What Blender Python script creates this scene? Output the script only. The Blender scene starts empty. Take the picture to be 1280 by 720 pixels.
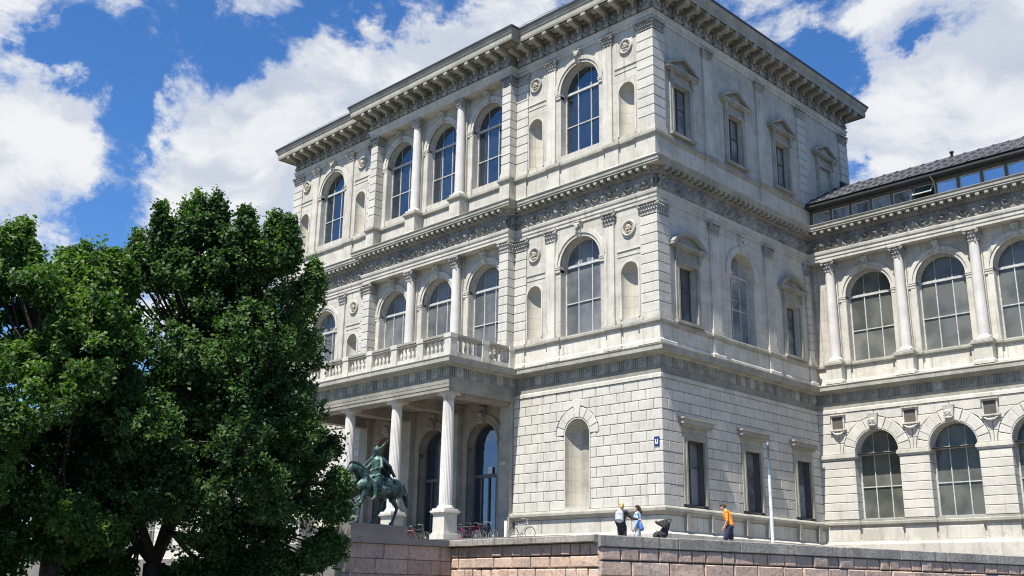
import bpy, math, random
import numpy as np
from mathutils import Matrix, Vector
random.seed(7); rng = np.random.default_rng(11)
R_ = math.radians
sc = bpy.context.scene
C = sc.collection

# ------------------------------------------------------------------ camera
cam_d = bpy.data.cameras.new('camera'); cam = bpy.data.objects.new('camera', cam_d); C.objects.link(cam)
yaw, pitch, roll = 0.7881, 0.284, 0.0157
fw = Vector((-math.sin(yaw)*math.cos(pitch), math.cos(yaw)*math.cos(pitch), math.sin(pitch)))
rt = fw.cross(Vector((0, 0, 1))).normalized(); up = rt.cross(fw)
r2 = rt*math.cos(roll)+up*math.sin(roll); u2 = up*math.cos(roll)-rt*math.sin(roll)
M = Matrix((r2, u2, -fw)).transposed().to_4x4(); M.translation = Vector((30.528, -40.853, 0))
cam.matrix_world = M
cam_d.sensor_width = 36; cam_d.lens = 1294.8*36/1280
cam_d.clip_start = .3; cam_d.clip_end = 6000
sc.camera = cam

# ------------------------------------------------------------------ light
SUN_EL = R_(62.5); SUN_AZ = R_(9.5)      # sun stands in front of the facade (-Y), a little to +X
sd = Vector((math.sin(SUN_AZ)*math.cos(SUN_EL), -math.cos(SUN_AZ)*math.cos(SUN_EL), math.sin(SUN_EL)))
sl = bpy.data.lights.new('sun', 'SUN'); sl.energy = 4.7; sl.angle = R_(.5); sl.color = (1, .955, .885)
so = bpy.data.objects.new('sun', sl); C.objects.link(so); so.rotation_euler = sd.to_track_quat('Z', 'Y').to_euler()
so.location = (0, -60, 80)

def nn(nt, t, **kw):
    n = nt.nodes.new(t)
    for k, v in kw.items():
        if k == 'op': n.operation = v
        elif k == 'dt': n.data_type = v
        elif k == 'bt': n.blend_type = v
        else: setattr(n, k, v)
    return n
def val(nt, a, sock):
    if isinstance(a, (int, float)): sock.default_value = a
    elif isinstance(a, (tuple, list)): sock.default_value = a if len(a) == len(sock.default_value) else (*a, 1)
    else: nt.links.new(a, sock)
def math_(nt, op, a, b=0., c=None, clamp=False):
    n = nn(nt, 'ShaderNodeMath', op=op); n.use_clamp = clamp
    val(nt, a, n.inputs[0]); val(nt, b, n.inputs[1])
    if c is not None: val(nt, c, n.inputs[2])
    return n.outputs[0]
def mix(nt, f, a, b, bt='MIX'):
    n = nn(nt, 'ShaderNodeMix', dt='RGBA'); n.blend_type = bt
    val(nt, f, n.inputs[0]); val(nt, a, n.inputs[6]); val(nt, b, n.inputs[7])
    return n.outputs[2]
def ramp(nt, f, a, b, smooth=True):
    n = nn(nt, 'ShaderNodeMapRange'); n.interpolation_type = 'SMOOTHSTEP' if smooth else 'LINEAR'
    val(nt, f, n.inputs[0]); n.inputs[1].default_value = a; n.inputs[2].default_value = b
    return n.outputs[0]
def noise(nt, vec, scale, detail=4, rough=.55, dist=0.):
    n = nn(nt, 'ShaderNodeTexNoise')
    if vec is not None: nt.links.new(vec, n.inputs['Vector'])
    n.inputs['Scale'].default_value = scale; n.inputs['Detail'].default_value = detail
    n.inputs['Roughness'].default_value = rough; n.inputs['Distortion'].default_value = dist
    return n.outputs[0]
def mapping(nt, vec, scale=(1, 1, 1), loc=(0, 0, 0)):
    n = nn(nt, 'ShaderNodeMapping'); nt.links.new(vec, n.inputs[0])
    n.inputs['Scale'].default_value = scale; n.inputs['Location'].default_value = loc
    return n.outputs[0]

w = bpy.data.worlds.new('World'); sc.world = w; w.use_nodes = True
nt = w.node_tree; nt.nodes.clear()
sky = nn(nt, 'ShaderNodeTexSky'); sky.sky_type = 'NISHITA'; sky.sun_disc = False
sky.sun_elevation = SUN_EL; sky.sun_rotation = math.atan2(sd.x, sd.y); sky.air_density = 1.0; sky.dust_density = .3; sky.ozone_density = 3.0
hs = nn(nt, 'ShaderNodeHueSaturation'); nt.links.new(sky.outputs[0], hs.inputs['Color']); hs.inputs['Saturation'].default_value = 1.22; hs.inputs['Value'].default_value = 1.0
tc = nn(nt, 'ShaderNodeTexCoord'); D_ = tc.outputs['Generated']
warp = nn(nt, 'ShaderNodeTexNoise'); nt.links.new(D_, warp.inputs['Vector']); warp.inputs['Scale'].default_value = 5; warp.inputs['Detail'].default_value = 3
wv = nn(nt, 'ShaderNodeVectorMath', op='MULTIPLY_ADD'); nt.links.new(warp.outputs['Color'], wv.inputs[0]); wv.inputs[1].default_value = (.12, .12, .12); nt.links.new(D_, wv.inputs[2])
Dm = mapping(nt, wv.outputs[0], (1, 1, 1.9))
n1 = noise(nt, Dm, 6.5, 15, .68)
n2 = noise(nt, Dm, 2.2, 4, .5)
# cloud banks and clear gaps as directions in the sky (x, y px of where they stand, radius px, weight)
blobs = [(270,200,130,.36),(400,150,115,.4),(330,260,120,.36),(480,105,70,.2),(530,85,75,.36),(600,50,75,.34),(670,10,70,.3),(60,150,75,.27),(30,210,80,.28),(15,10,60,.26),
 (160,5,55,.24),(290,-12,60,.18),(225,100,34,.18),(985,48,34,.26),(1030,20,30,-.12),(1130,110,110,.32),(1230,60,120,.32),(1250,170,100,.32),(1100,190,80,.26),(930,10,30,.12),
 (60,62,34,-.3),(172,130,34,-.26),(160,190,34,-.2),(110,95,34,-.2),(150,75,55,-.3),(300,55,60,-.28),(400,35,60,-.3),(480,25,50,-.3),(70,45,38,-.22),(165,170,32,-.16),(135,295,45,-.26),(165,240,30,-.14),(550,2,32,-.2),
 (1030,90,26,-.24),(1045,60,26,-.22),(1015,130,22,-.18),(1168,34,24,-.3),(1158,48,16,-.16),(1178,172,15,-.3),(1135,148,10,-.12),(1075,215,14,-.2),(905,40,30,-.1),(350,310,30,-.2)]
acc = None
dn = nn(nt, 'ShaderNodeVectorMath', op='NORMALIZE'); 
wp2 = nn(nt, 'ShaderNodeTexNoise'); nt.links.new(D_, wp2.inputs['Vector']); wp2.inputs['Scale'].default_value = 11; wp2.inputs['Detail'].default_value = 9; wp2.inputs['Roughness'].default_value = .62
wc = nn(nt, 'ShaderNodeVectorMath', op='SUBTRACT'); nt.links.new(wp2.outputs['Color'], wc.inputs[0]); wc.inputs[1].default_value = (.5, .5, .5)
wd = nn(nt, 'ShaderNodeVectorMath', op='MULTIPLY_ADD'); nt.links.new(wc.outputs[0], wd.inputs[0]); wd.inputs[1].default_value = (.15, .15, .15); nt.links.new(D_, wd.inputs[2])
nt.links.new(wd.outputs[0], dn.inputs[0])
for bx_, by_, br_, bw_ in blobs:
    d = (fw + r2*((bx_-640)/1294.8) - u2*((by_-360)/1294.8)).normalized()
    dp = nn(nt, 'ShaderNodeVectorMath', op='DOT_PRODUCT'); nt.links.new(dn.outputs[0], dp.inputs[0]); dp.inputs[1].default_value = d
    a = br_/1294.8
    k = math_(nt, 'POWER', 2.71828, math_(nt, 'MULTIPLY', math_(nt, 'SUBTRACT', dp.outputs['Value'], 1.0), 2/(a*a)))
    k = math_(nt, 'MULTIPLY', k, bw_)
    acc = k if acc is None else math_(nt, 'ADD', acc, k)
dens = math_(nt, 'ADD', math_(nt, 'ADD', math_(nt, 'MULTIPLY', n1, 1.65), math_(nt, 'MULTIPLY', n2, .35)), acc)
skyc = mix(nt, 1., hs.outputs[0], (1.12, 1.3, 1.55), 'MULTIPLY')
cov = ramp(nt, dens, 1.04, 1.40)
n3 = noise(nt, mapping(nt, wv.outputs[0], (1, 1, 2.2), (0, 0, .05)), 4.5, 10, .6)
offv = nn(nt, 'ShaderNodeVectorMath', op='ADD'); nt.links.new(Dm, offv.inputs[0]); offv.inputs[1].default_value = tuple(sd*.035+Vector((0, 0, .03)))
n1b = noise(nt, offv.outputs[0], 6.5, 8, .6); n1c = noise(nt, Dm, 6.5, 8, .6)
relf = ramp(nt, math_(nt, 'SUBTRACT', n1b, n1c), -.09, .13)
shade = math_(nt, 'MULTIPLY', ramp(nt, dens, 1.15, 1.42), math_(nt, 'ADD', math_(nt, 'MULTIPLY', relf, .75), math_(nt, 'MULTIPLY', ramp(nt, n3, .45, .7), .45)), clamp=True)
ccol = mix(nt, shade, (8.4, 8.5, 8.6), (4.9, 5.5, 6.6))
allc = mix(nt, math_(nt, 'MULTIPLY', cov, .97), skyc, ccol)
bg = nn(nt, 'ShaderNodeBackground'); nt.links.new(allc, bg.inputs[0]); bg.inputs[1].default_value = .054
wo = nn(nt, 'ShaderNodeOutputWorld'); nt.links.new(bg.outputs[0], wo.inputs[0])

sc.view_settings.view_transform = 'Standard'; sc.view_settings.look = 'None'; sc.view_settings.exposure = 1.0; sc.view_settings.gamma = 1
sc.render.engine = 'CYCLES'; sc.cycles.filter_width = 1.1

# ------------------------------------------------------------------ materials
def base_mat(name):
    m = bpy.data.materials.new(name); m.use_nodes = True; nt = m.node_tree
    b = nt.nodes['Principled BSDF']; tc = nn(nt, 'ShaderNodeNewGeometry')
    return m, nt, b, tc.outputs['Position']
def stone(name, col, col2=None, streak=.35, bump=.25, fine=9., vary=.16, blotch=.5, stain=(.11, .10, .085), joints=None, fw_=.35):
    m, nt, b, P = base_mat(name)
    col2 = col2 or tuple(c*.8 for c in col)
    a = noise(nt, P, .9, 5, .6); c = mix(nt, ramp(nt, a, .35, .68), col, col2)
    f = noise(nt, P, fine, 6, .7); c = mix(nt, math_(nt, 'MULTIPLY', ramp(nt, f, .42, .72), fw_), c, tuple(x*(.62 if fw_ < .5 else .42) for x in col))
    st = noise(nt, mapping(nt, P, (4.5, 4.5, .22)), 1.2, 6, .7)
    c = mix(nt, math_(nt, 'MULTIPLY', ramp(nt, st, .52, .74), streak), c, stain)
    bl = noise(nt, P, 2.3, 8, .7, .4)
    c = mix(nt, math_(nt, 'MULTIPLY', ramp(nt, bl, .56, .75), blotch), c, tuple(x*1.9 for x in stain))
    oi = nn(nt, 'ShaderNodeObjectInfo')
    v = math_(nt, 'ADD', 1-vary/2, math_(nt, 'MULTIPLY', oi.outputs['Random'], vary))
    c = mix(nt, 1., c, (1, 1, 1), 'MULTIPLY') if False else c
    hsv = nn(nt, 'ShaderNodeHueSaturation'); nt.links.new(c, hsv.inputs['Color']); nt.links.new(v, hsv.inputs['Value'])
    out = hsv.outputs[0]
    h = math_(nt, 'ADD', math_(nt, 'MULTIPLY', f, .5), math_(nt, 'MULTIPLY', bl, .6))
    if joints:
        # faint dressed-stone joints on a flat wall: courses by height, perpends by plan position
        sx = nn(nt, 'ShaderNodeSeparateXYZ'); nt.links.new(P, sx.inputs[0])
        cx = nn(nt, 'ShaderNodeCombineXYZ'); nt.links.new(math_(nt, 'ADD', sx.outputs[0], sx.outputs[1]), cx.inputs[0]); nt.links.new(sx.outputs[2], cx.inputs[1])
        br = nn(nt, 'ShaderNodeTexBrick'); nt.links.new(cx.outputs[0], br.inputs['Vector'])
        br.inputs['Scale'].default_value = 1; br.inputs['Brick Width'].default_value = 1.25; br.inputs['Row Height'].default_value = joints
        br.inputs['Mortar Size'].default_value = .012; br.inputs['Mortar Smooth'].default_value = .3
        br.inputs['Color1'].default_value = (1, 1, 1, 1); br.inputs['Color2'].default_value = (.92, .92, .92, 1); br.inputs['Mortar'].default_value = (.62, .6, .57, 1)
        out = mix(nt, 1., out, br.outputs['Color'], 'MULTIPLY')
        h = math_(nt, 'SUBTRACT', h, math_(nt, 'MULTIPLY', br.outputs['Fac'], .6))
    nt.links.new(out, b.inputs['Base Color']); b.inputs['Roughness'].default_value = .88
    bp = nn(nt, 'ShaderNodeBump'); bp.inputs['Strength'].default_value = bump; bp.inputs['Distance'].default_value = .04
    nt.links.new(h, bp.inputs['Height']); nt.links.new(bp.outputs[0], b.inputs['Normal'])
    return m
def plain(name, col, rough=.6, metal=0., var=.15, scale=6., bump=0.):
    m, nt, b, P = base_mat(name)
    f = noise(nt, P, scale, 5, .6); c = mix(nt, ramp(nt, f, .35, .7), tuple(min(1, x*(1+var)) for x in col), tuple(x*(1-var*1.5) for x in col))
    nt.links.new(c, b.inputs['Base Color']); b.inputs['Roughness'].default_value = rough; b.inputs['Metallic'].default_value = metal
    if bump:
        bp = nn(nt, 'ShaderNodeBump'); bp.inputs['Strength'].default_value = bump; bp.inputs['Distance'].default_value = .03
        nt.links.new(f, bp.inputs['Height']); nt.links.new(bp.outputs[0], b.inputs['Normal'])
    return m
def glass(name, col, gl=.35, tint=(.75, .85, 1.), blot=None):
    m, nt, b, P = base_mat(name)
    nt.nodes.remove(b)
    oi = nn(nt, 'ShaderNodeObjectInfo')
    f = noise(nt, P, .8, 3, .5)
    c = mix(nt, ramp(nt, f, .4, .65), col, blot or tuple(x*.6 for x in col))
    hsv = nn(nt, 'ShaderNodeHueSaturation'); nt.links.new(c, hsv.inputs['Color']); nt.links.new(math_(nt, 'ADD', .75, math_(nt, 'MULTIPLY', oi.outputs['Random'], .5)), hsv.inputs['Value'])
    d = nn(nt, 'ShaderNodeBsdfDiffuse'); nt.links.new(hsv.outputs[0], d.inputs[0])
    g = nn(nt, 'ShaderNodeBsdfGlossy'); g.inputs['Color'].default_value = (*tint, 1); g.inputs['Roughness'].default_value = .03
    bp = nn(nt, 'ShaderNodeBump'); bp.inputs['Strength'].default_value = .12; bp.inputs['Distance'].default_value = .05
    nt.links.new(noise(nt, P, 1.1, 2, .5), bp.inputs['Height']); nt.links.new(bp.outputs[0], g.inputs['Normal'])
    fr = nn(nt, 'ShaderNodeFresnel'); fr.inputs[0].default_value = 1.5
    mx = nn(nt, 'ShaderNodeMixShader'); nt.links.new(math_(nt, 'ADD', fr.outputs[0], gl, clamp=True), mx.inputs[0])
    nt.links.new(d.outputs[0], mx.inputs[1]); nt.links.new(g.outputs[0], mx.inputs[2])
    nt.links.new(mx.outputs[0], nt.nodes['Material Output'].inputs[0])
    return m
MT = {}
MT['wall'] = stone('limestone_wall', (.53, .5, .435), (.42, .395, .335), .65, .2, joints=.62, blotch=.2)
MT['trim'] = stone('limestone_trim', (.545, .515, .445), (.42, .395, .335), .65, .2, blotch=.35)
MT['block'] = stone('rusticated_limestone', (.53, .505, .445), (.45, .43, .38), .3, .6, 14, .12, .35)
MT['joint'] = plain('dark_joint', (.09, .085, .08), .95)
MT['weath_shade'] = stone('weathered_and_shade_grey_stone', (.30, .285, .24), (.2, .19, .16), .5, .5, 12, .3, .6, (.05, .048, .042))  # weathered friezes; its grey also paints cornice shade on the portico architrave
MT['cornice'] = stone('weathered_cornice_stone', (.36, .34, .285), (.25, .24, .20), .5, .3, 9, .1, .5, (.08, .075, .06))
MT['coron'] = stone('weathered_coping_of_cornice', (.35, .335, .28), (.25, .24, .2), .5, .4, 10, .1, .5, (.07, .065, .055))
MT['soffit'] = stone('brown_darkened_soffit', (.26, .235, .185), (.17, .155, .12), .3, .4, 9, .1, .6, (.05, .045, .035))  # brown stone, darkened in its colour to deepen shade under the top cornice
MT['relief'] = stone('relief_stone', (.29, .275, .245), (.17, .165, .15), .35, .6, 14, .25, .6, (.06, .06, .06))
MT['carve'] = stone('carved_capital_stone', (.44, .42, .37), (.26, .25, .23), .4, .6, 14, .25, .5, (.09, .085, .07))
MT['bustst'] = stone('tan_bust_stone', (.5, .42, .31), (.3, .25, .18), .2, .4, 14, .1, .4)
MT['plaq'] = stone('dark_inscription_stone', (.10, .09, .075), (.06, .055, .05), .2, .3, 14, .1, .4)
MT['metst'] = stone('metope_stone', (.40, .375, .315), (.27, .25, .21), .35, .5, 14, .3, .5, (.06, .055, .05))
MT['niche'] = stone('warm_niche_plaster', (.5, .465, .39), (.42, .39, .32), .3, .15, joints=.62, blotch=.15)
MT['column'] = stone('column_stone', (.6, .575, .53), (.5, .48, .44), .3, .15, 10, .08, .2)
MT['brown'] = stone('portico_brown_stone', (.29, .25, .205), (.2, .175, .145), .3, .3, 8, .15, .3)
MT['red'] = stone('red_retaining_stone', (.58, .405, .30), (.46, .355, .29), .5, 1.2, 11, .3, .75, (.08, .065, .055), fw_=.7)
MT['coping'] = stone('grey_coping_stone', (.36, .33, .29), (.24, .22, .195), .95, 1.1, 11, .15, .8, (.07, .06, .05), fw_=.75)
MT['gravel'] = stone('pale_terrace_gravel', (.26, .24, .21), (.2, .185, .16), .0, .5, 30, .05, .4)
MT['step'] = stone('step_granite', (.17, .16, .145), (.13, .12, .11), .1, .3, 20, .15, .4)
MT['glass2'] = glass('blue_reflecting_glass', (.02, .026, .034), .30, (.42, .5, .56))
MT['glass1'] = glass('grey_blind_behind_glass', (.15, .152, .15), .0, (.8, .8, .8), (.095, .1, .102))
MT['glassw'] = glass('olive_grey_glass', (.135, .137, .122), .0, (.8, .8, .78), (.085, .09, .082))
MT['glass0'] = glass('dark_green_glass', (.115, .118, .1), .0, (.7, .7, .68), (.065, .07, .06))
MT['glasss'] = glass('lightened_blind_glass', (.27, .28, .28), .05, (.8, .85, .9), (.12, .125, .13))  # blind colour lightened to offset the shade on the side face
MT['glassd'] = glass('dark_door_glass', (.02, .025, .035), .16, (.6, .75, 1.))
MT['glassr'] = glass('clerestory_glass', (.1, .13, .18), .45, (.8, .9, 1.))
MT['frame'] = plain('pale_grey_window_frame', (.42, .42, .40), .5)
MT['dframe'] = plain('dark_window_frame', (.09, .09, .085), .5)
MT['blind'] = plain('beige_blind', (.34, .32, .27), .8)
MT['slate'] = stone('dark_slate_roof', (.06, .06, .066), (.04, .04, .045), .2, .6, 10, .6, .3, (.03, .03, .03))
MT['gutter'] = plain('dark_gutter_metal', (.03, .03, .032), .5)
MT['bronze'] = plain('green_bronze_patina', (.028, .06, .052), .5, .35, .7, 7., .5)
MT['bronze2'] = plain('pale_bronze_patina', (.05, .1, .086), .5, .3, .75, 9., .5)
MT['bark'] = plain('dark_bark', (.045, .038, .03), .95, 0, .4, 9., .8)
def leafmat(name, c1, c2):
    m, nt, b, P = base_mat(name); g = nn(nt, 'ShaderNodeNewGeometry')
    c = mix(nt, g.outputs['Random Per Island'], c1, c2)
    c = mix(nt, ramp(nt, noise(nt, P, .7, 3, .5), .4, .65), c, tuple(x*.72 for x in c1))
    nt.links.new(c, b.inputs['Base Color']); b.inputs['Roughness'].default_value = .55; b.inputs['Specular IOR Level'].default_value = .28
    t = nn(nt, 'ShaderNodeBsdfTranslucent'); nt.links.new(mix(nt, 1., c, (1.3, 1.7, .5, 1), 'MULTIPLY'), t.inputs[0])
    mx = nn(nt, 'ShaderNodeMixShader'); mx.inputs[0].default_value = .36
    nt.links.new(b.outputs[0], mx.inputs[1]); nt.links.new(t.outputs[0], mx.inputs[2]); nt.links.new(mx.outputs[0], nt.nodes['Material Output'].inputs[0])
    return m
MT['leaf'] = leafmat('dark_green_leaves', (.032, .075, .022), (.12, .19, .06))
MT['leaf2'] = leafmat('yellow_green_leaves', (.045, .1, .02), (.14, .215, .05))
MT['grass'] = plain('grass', (.06, .11, .03), .9, 0, .4, 3., .6)

# ------------------------------------------------------------------ mesh helpers
class MB:
    def __init__(s): s.v = []; s.f = []; s.sm = []
    def add(s, vs, fs, smooth=False):
        n = len(s.v); s.v += [tuple(p) for p in vs]; s.f += [tuple(i+n for i in f) for f in fs]; s.sm += [smooth]*len(fs); return s
    def quad(s, *p): return s.add(p, [tuple(range(len(p)))])
    def box(s, x0, x1, y0, y1, z0, z1, bev=0.):
        if bev:
            b = bev  # chamfered on the outward (-y) face
            v = [(x0, y1, z0), (x1, y1, z0), (x1, y1, z1), (x0, y1, z1), (x0, y0+b, z0), (x1, y0+b, z0), (x1, y0+b, z1), (x0, y0+b, z1),
                 (x0+b, y0, z0+b), (x1-b, y0, z0+b), (x1-b, y0, z1-b), (x0+b, y0, z1-b)]
            return s.add(v, [(1, 0, 3, 2), (0, 1, 5, 4), (1, 2, 6, 5), (2, 3, 7, 6), (3, 0, 4, 7), (4, 5, 9, 8), (5, 6, 10, 9), (6, 7, 11, 10), (7, 4, 8, 11), (8, 9, 10, 11)])
        v = [(x0, y0, z0), (x1, y0, z0), (x1, y1, z0), (x0, y1, z0), (x0, y0, z1), (x1, y0, z1), (x1, y1, z1), (x0, y1, z1)]
        return s.add(v, [(3, 2, 1, 0), (4, 5, 6, 7), (0, 1, 5, 4), (1, 2, 6, 5), (2, 3, 7, 6), (3, 0, 4, 7)])
    def prism(s, poly, y0, y1, smooth=False):
        """polygon in (x,z), counter-clockwise seen from -y, extruded y0(front)..y1(back)"""
        n = len(poly); v = [(x, y0, z) for x, z in poly]+[(x, y1, z) for x, z in poly]
        f = [tuple(range(n)), tuple(range(2*n-1, n-1, -1))]+[(i+n, (i+1) % n+n, (i+1) % n, i) for i in range(n)]
        return s.add(v, f, False)
    def lathe(s, prof, c=(0, 0, 0), n=20, smooth=True, flute=0, cap=True):
        v = []; f = []
        for r, z in prof:
            for i in range(n):
                a = 2*math.pi*i/n; rr = r*(1-(.06 if flute and i % 2 else 0.)) if flute else r
                v.append((c[0]+rr*math.cos(a), c[1]+rr*math.sin(a), c[2]+z))
        m = len(prof)
        for j in range(m-1):
            for i in range(n):
                k = (i+1) % n; f.append((j*n+i, j*n+k, (j+1)*n+k, (j+1)*n+i))
        s.add(v, f, smooth)
        if cap: s.add(v[-n:], [tuple(range(n))]); s.add(v[:n], [tuple(range(n-1, -1, -1))])
        return s
    def tube(s, pts, rad, n=8, smooth=True, cap=True):
        pts = [Vector(p) for p in pts]; rad = rad if isinstance(rad, (list, tuple)) else [rad]*len(pts)
        v = []; f = []; ref = None
        for i, p in enumerate(pts):
            d = (pts[min(i+1, len(pts)-1)]-pts[max(i-1, 0)]).normalized()
            if ref is None: ref = d.orthogonal().normalized()
            u = (ref-d*ref.dot(d))
            u = u.normalized() if u.length > 1e-4 else d.orthogonal().normalized()
            ref = u; w_ = d.cross(u)
            for k in range(n):
                a = 2*math.pi*k/n; v.append(p+u*(rad[i]*math.cos(a))+w_*(rad[i]*math.sin(a)))
        for i in range(len(pts)-1):
            for k in range(n):
                q = (k+1) % n; f.append((i*n+k, i*n+q, (i+1)*n+q, (i+1)*n+k))
        s.add(v, f, smooth)
        if cap: s.add(v[-n:], [tuple(range(n))]); s.add(v[:n], [tuple(range(n-1, -1, -1))])
        return s
    def ball(s, c, r, n=10, m=7):
        r = r if isinstance(r, (tuple, list)) else (r, r, r)
        v = [(c[0], c[1], c[2]-r[2])]
        for j in range(1, m):
            t = math.pi*j/m-math.pi/2
            for i in range(n):
                a = 2*math.pi*i/n; v.append((c[0]+r[0]*math.cos(t)*math.cos(a), c[1]+r[1]*math.cos(t)*math.sin(a), c[2]+r[2]*math.sin(t)))
        v.append((c[0], c[1], c[2]+r[2])); f = []
        for i in range(n):
            k = (i+1) % n; f.append((0, 1+k, 1+i)); f.append((len(v)-1, 1+(m-2)*n+i, 1+(m-2)*n+k))
            for j in range(m-2): f.append((1+j*n+i, 1+j*n+k, 1+(j+1)*n+k, 1+(j+1)*n+i))
        return s.add(v, f, True)
    def torus(s, c, R, r, axis='y', n=24, m=8):
        v = []; f = []
        for i in range(n):
            a = 2*math.pi*i/n
            for j in range(m):
                b = 2*math.pi*j/m; q = R+r*math.cos(b); h = r*math.sin(b); x, z = q*math.cos(a), q*math.sin(a)
                p = {'y': (x, h, z), 'x': (h, x, z), 'z': (x, z, h)}[axis]; v.append((c[0]+p[0], c[1]+p[1], c[2]+p[2]))
        for i in range(n):
            for j in range(m): f.append((i*m+j, (i+1) % n*m+j, (i+1) % n*m+(j+1) % m, i*m+(j+1) % m))
        return s.add(v, f, True)
    def sweep(s, path, prof, closed=False, caps=True):
        P = [Vector((p[0], p[1])) for p in path]
        Q = [P[0]]
        for p in P[1:]:
            if (p-Q[-1]).length > 1e-4: Q.append(p)
        P = Q; n = len(P); v = []; f = []
        dirs = [(P[i+1]-P[i]).normalized() for i in range(n-1)]
        for i in range(n):
            d0 = dirs[max(i-1, 0)]; d1 = dirs[min(i, n-2)]
            n0 = Vector((d0.y, -d0.x)); n1 = Vector((d1.y, -d1.x)); m = (n0+n1)/max(.2, 1+n0.dot(n1))
            for o, z in prof: v.append((P[i].x+m.x*o, P[i].y+m.y*o, z))
        k = len(prof)
        for i in range(n-1):
            for j in range(k-1): f.append((i*k+j, (i+1)*k+j, (i+1)*k+j+1, i*k+j+1))
        s.add(v, f)
        if caps: s.add(v[:k], [tuple(range(k-1, -1, -1))]); s.add(v[-k:], [tuple(range(k))])
        return s
    def arch_wall(s, x0, x1, z0, z1, c, r, zb, zs, y, depth, N=18):
        q = s.quad
        if c-r > x0: q((x0, y, z0), (c-r, y, z0), (c-r, y, z1), (x0, y, z1))
        if x1 > c+r: q((c+r, y, z0), (x1, y, z0), (x1, y, z1), (c+r, y, z1))
        if zb > z0: q((c-r, y, z0), (c+r, y, z0), (c+r, y, zb), (c-r, y, zb))
        A = [(c-r*math.cos(math.pi*i/N), zs+r*math.sin(math.pi*i/N)) for i in range(N+1)]
        for i in range(N):
            a, b = A[i], A[i+1]; q((a[0], y, a[1]), (b[0], y, b[1]), (b[0], y, z1), (a[0], y, z1))
            q((a[0], y, a[1]), (a[0], y+depth, a[1]), (b[0], y+depth, b[1]), (b[0], y, b[1]))
        q((c-r, y, zb), (c-r, y+depth, zb), (c-r, y+depth, zs), (c-r, y, zs)); q((c+r, y, zs), (c+r, y+depth, zs), (c+r, y+depth, zb), (c+r, y, zb))
        q((c-r, y, zb), (c+r, y, zb), (c+r, y+depth, zb), (c-r, y+depth, zb)); return s
    def rect_wall(s, x0, x1, z0, z1, a0, a1, b0, b1, y, depth):
        q = s.quad
        q((x0, y, z0), (a0, y, z0), (a0, y, z1), (x0, y, z1)); q((a1, y, z0), (x1, y, z0), (x1, y, z1), (a1, y, z1))
        q((a0, y, z0), (a1, y, z0), (a1, y, b0), (a0, y, b0)); q((a0, y, b1), (a1, y, b1), (a1, y, z1), (a0, y, z1))
        q((a0, y, b0), (a0, y+depth, b0), (a0, y+depth, b1), (a0, y, b1)); q((a1, y, b1), (a1, y+depth, b1), (a1, y+depth, b0), (a1, y, b0))
        q((a0, y, b0), (a1, y, b0), (a1, y+depth, b0), (a0, y+depth, b0)); q((a0, y+depth, b1), (a1, y+depth, b1), (a1, y, b1), (a0, y, b1)); return s
    def arc_band(s, c, zs, r0, r1, y0, y1, a0=0., a1=math.pi, N=18):
        """solid half ring in the (x,z) plane between radii"""
        v = []; f = []
        for i in range(N+1):
            a = a0+(a1-a0)*i/N; cs, sn = math.cos(a), math.sin(a)
            v += [(c+r0*cs, y0, zs+r0*sn), (c+r1*cs, y0, zs+r1*sn), (c+r1*cs, y1, zs+r1*sn), (c+r0*cs, y1, zs+r0*sn)]
        for i in range(N):
            o = i*4; p = o+4
            f += [(o, o+1, p+1, p), (o+1, o+2, p+2, p+1), (o+2, o+3, p+3, p+2), (o+3, o, p, p+3)]
        f += [(3, 2, 1, 0), (N*4, N*4+1, N*4+2, N*4+3)]
        return s.add(v, f)
    def niche(s, c, r, zb, zs, y, N=12):
        v = []; f = []
        cols = [(c-r*math.cos(math.pi*i/N), y+r*1.0*math.sin(math.pi*i/N)) for i in range(N+1)]
        for i in range(N):
            a, b = cols[i], cols[i+1]; s.add([(a[0], a[1], zb), (b[0], b[1], zb), (b[0], b[1], zs), (a[0], a[1], zs)], [(0, 1, 2, 3)], True)
        s.add([(x, yy, zb) for x, yy in cols], [tuple(range(N+1))])
        K = 7
        for j in range(K):
            for i in range(N):
                def P(i, j):
                    t = math.pi/2*j/K; a = math.pi*i/N
                    return (c-r*math.cos(a)*math.cos(t), y+r*1.0*math.sin(a)*math.cos(t), zs+r*math.sin(t))
                s.add([P(i, j), P(i+1, j), P(i+1, j+1), P(i, j+1)], [(0, 1, 2, 3)], True)
        return s
    def mesh(s, name):
        me = bpy.data.meshes.new(name); me.from_pydata(s.v, [], s.f)
        me.polygons.foreach_set('use_smooth', s.sm); me.update(); return me

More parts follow.
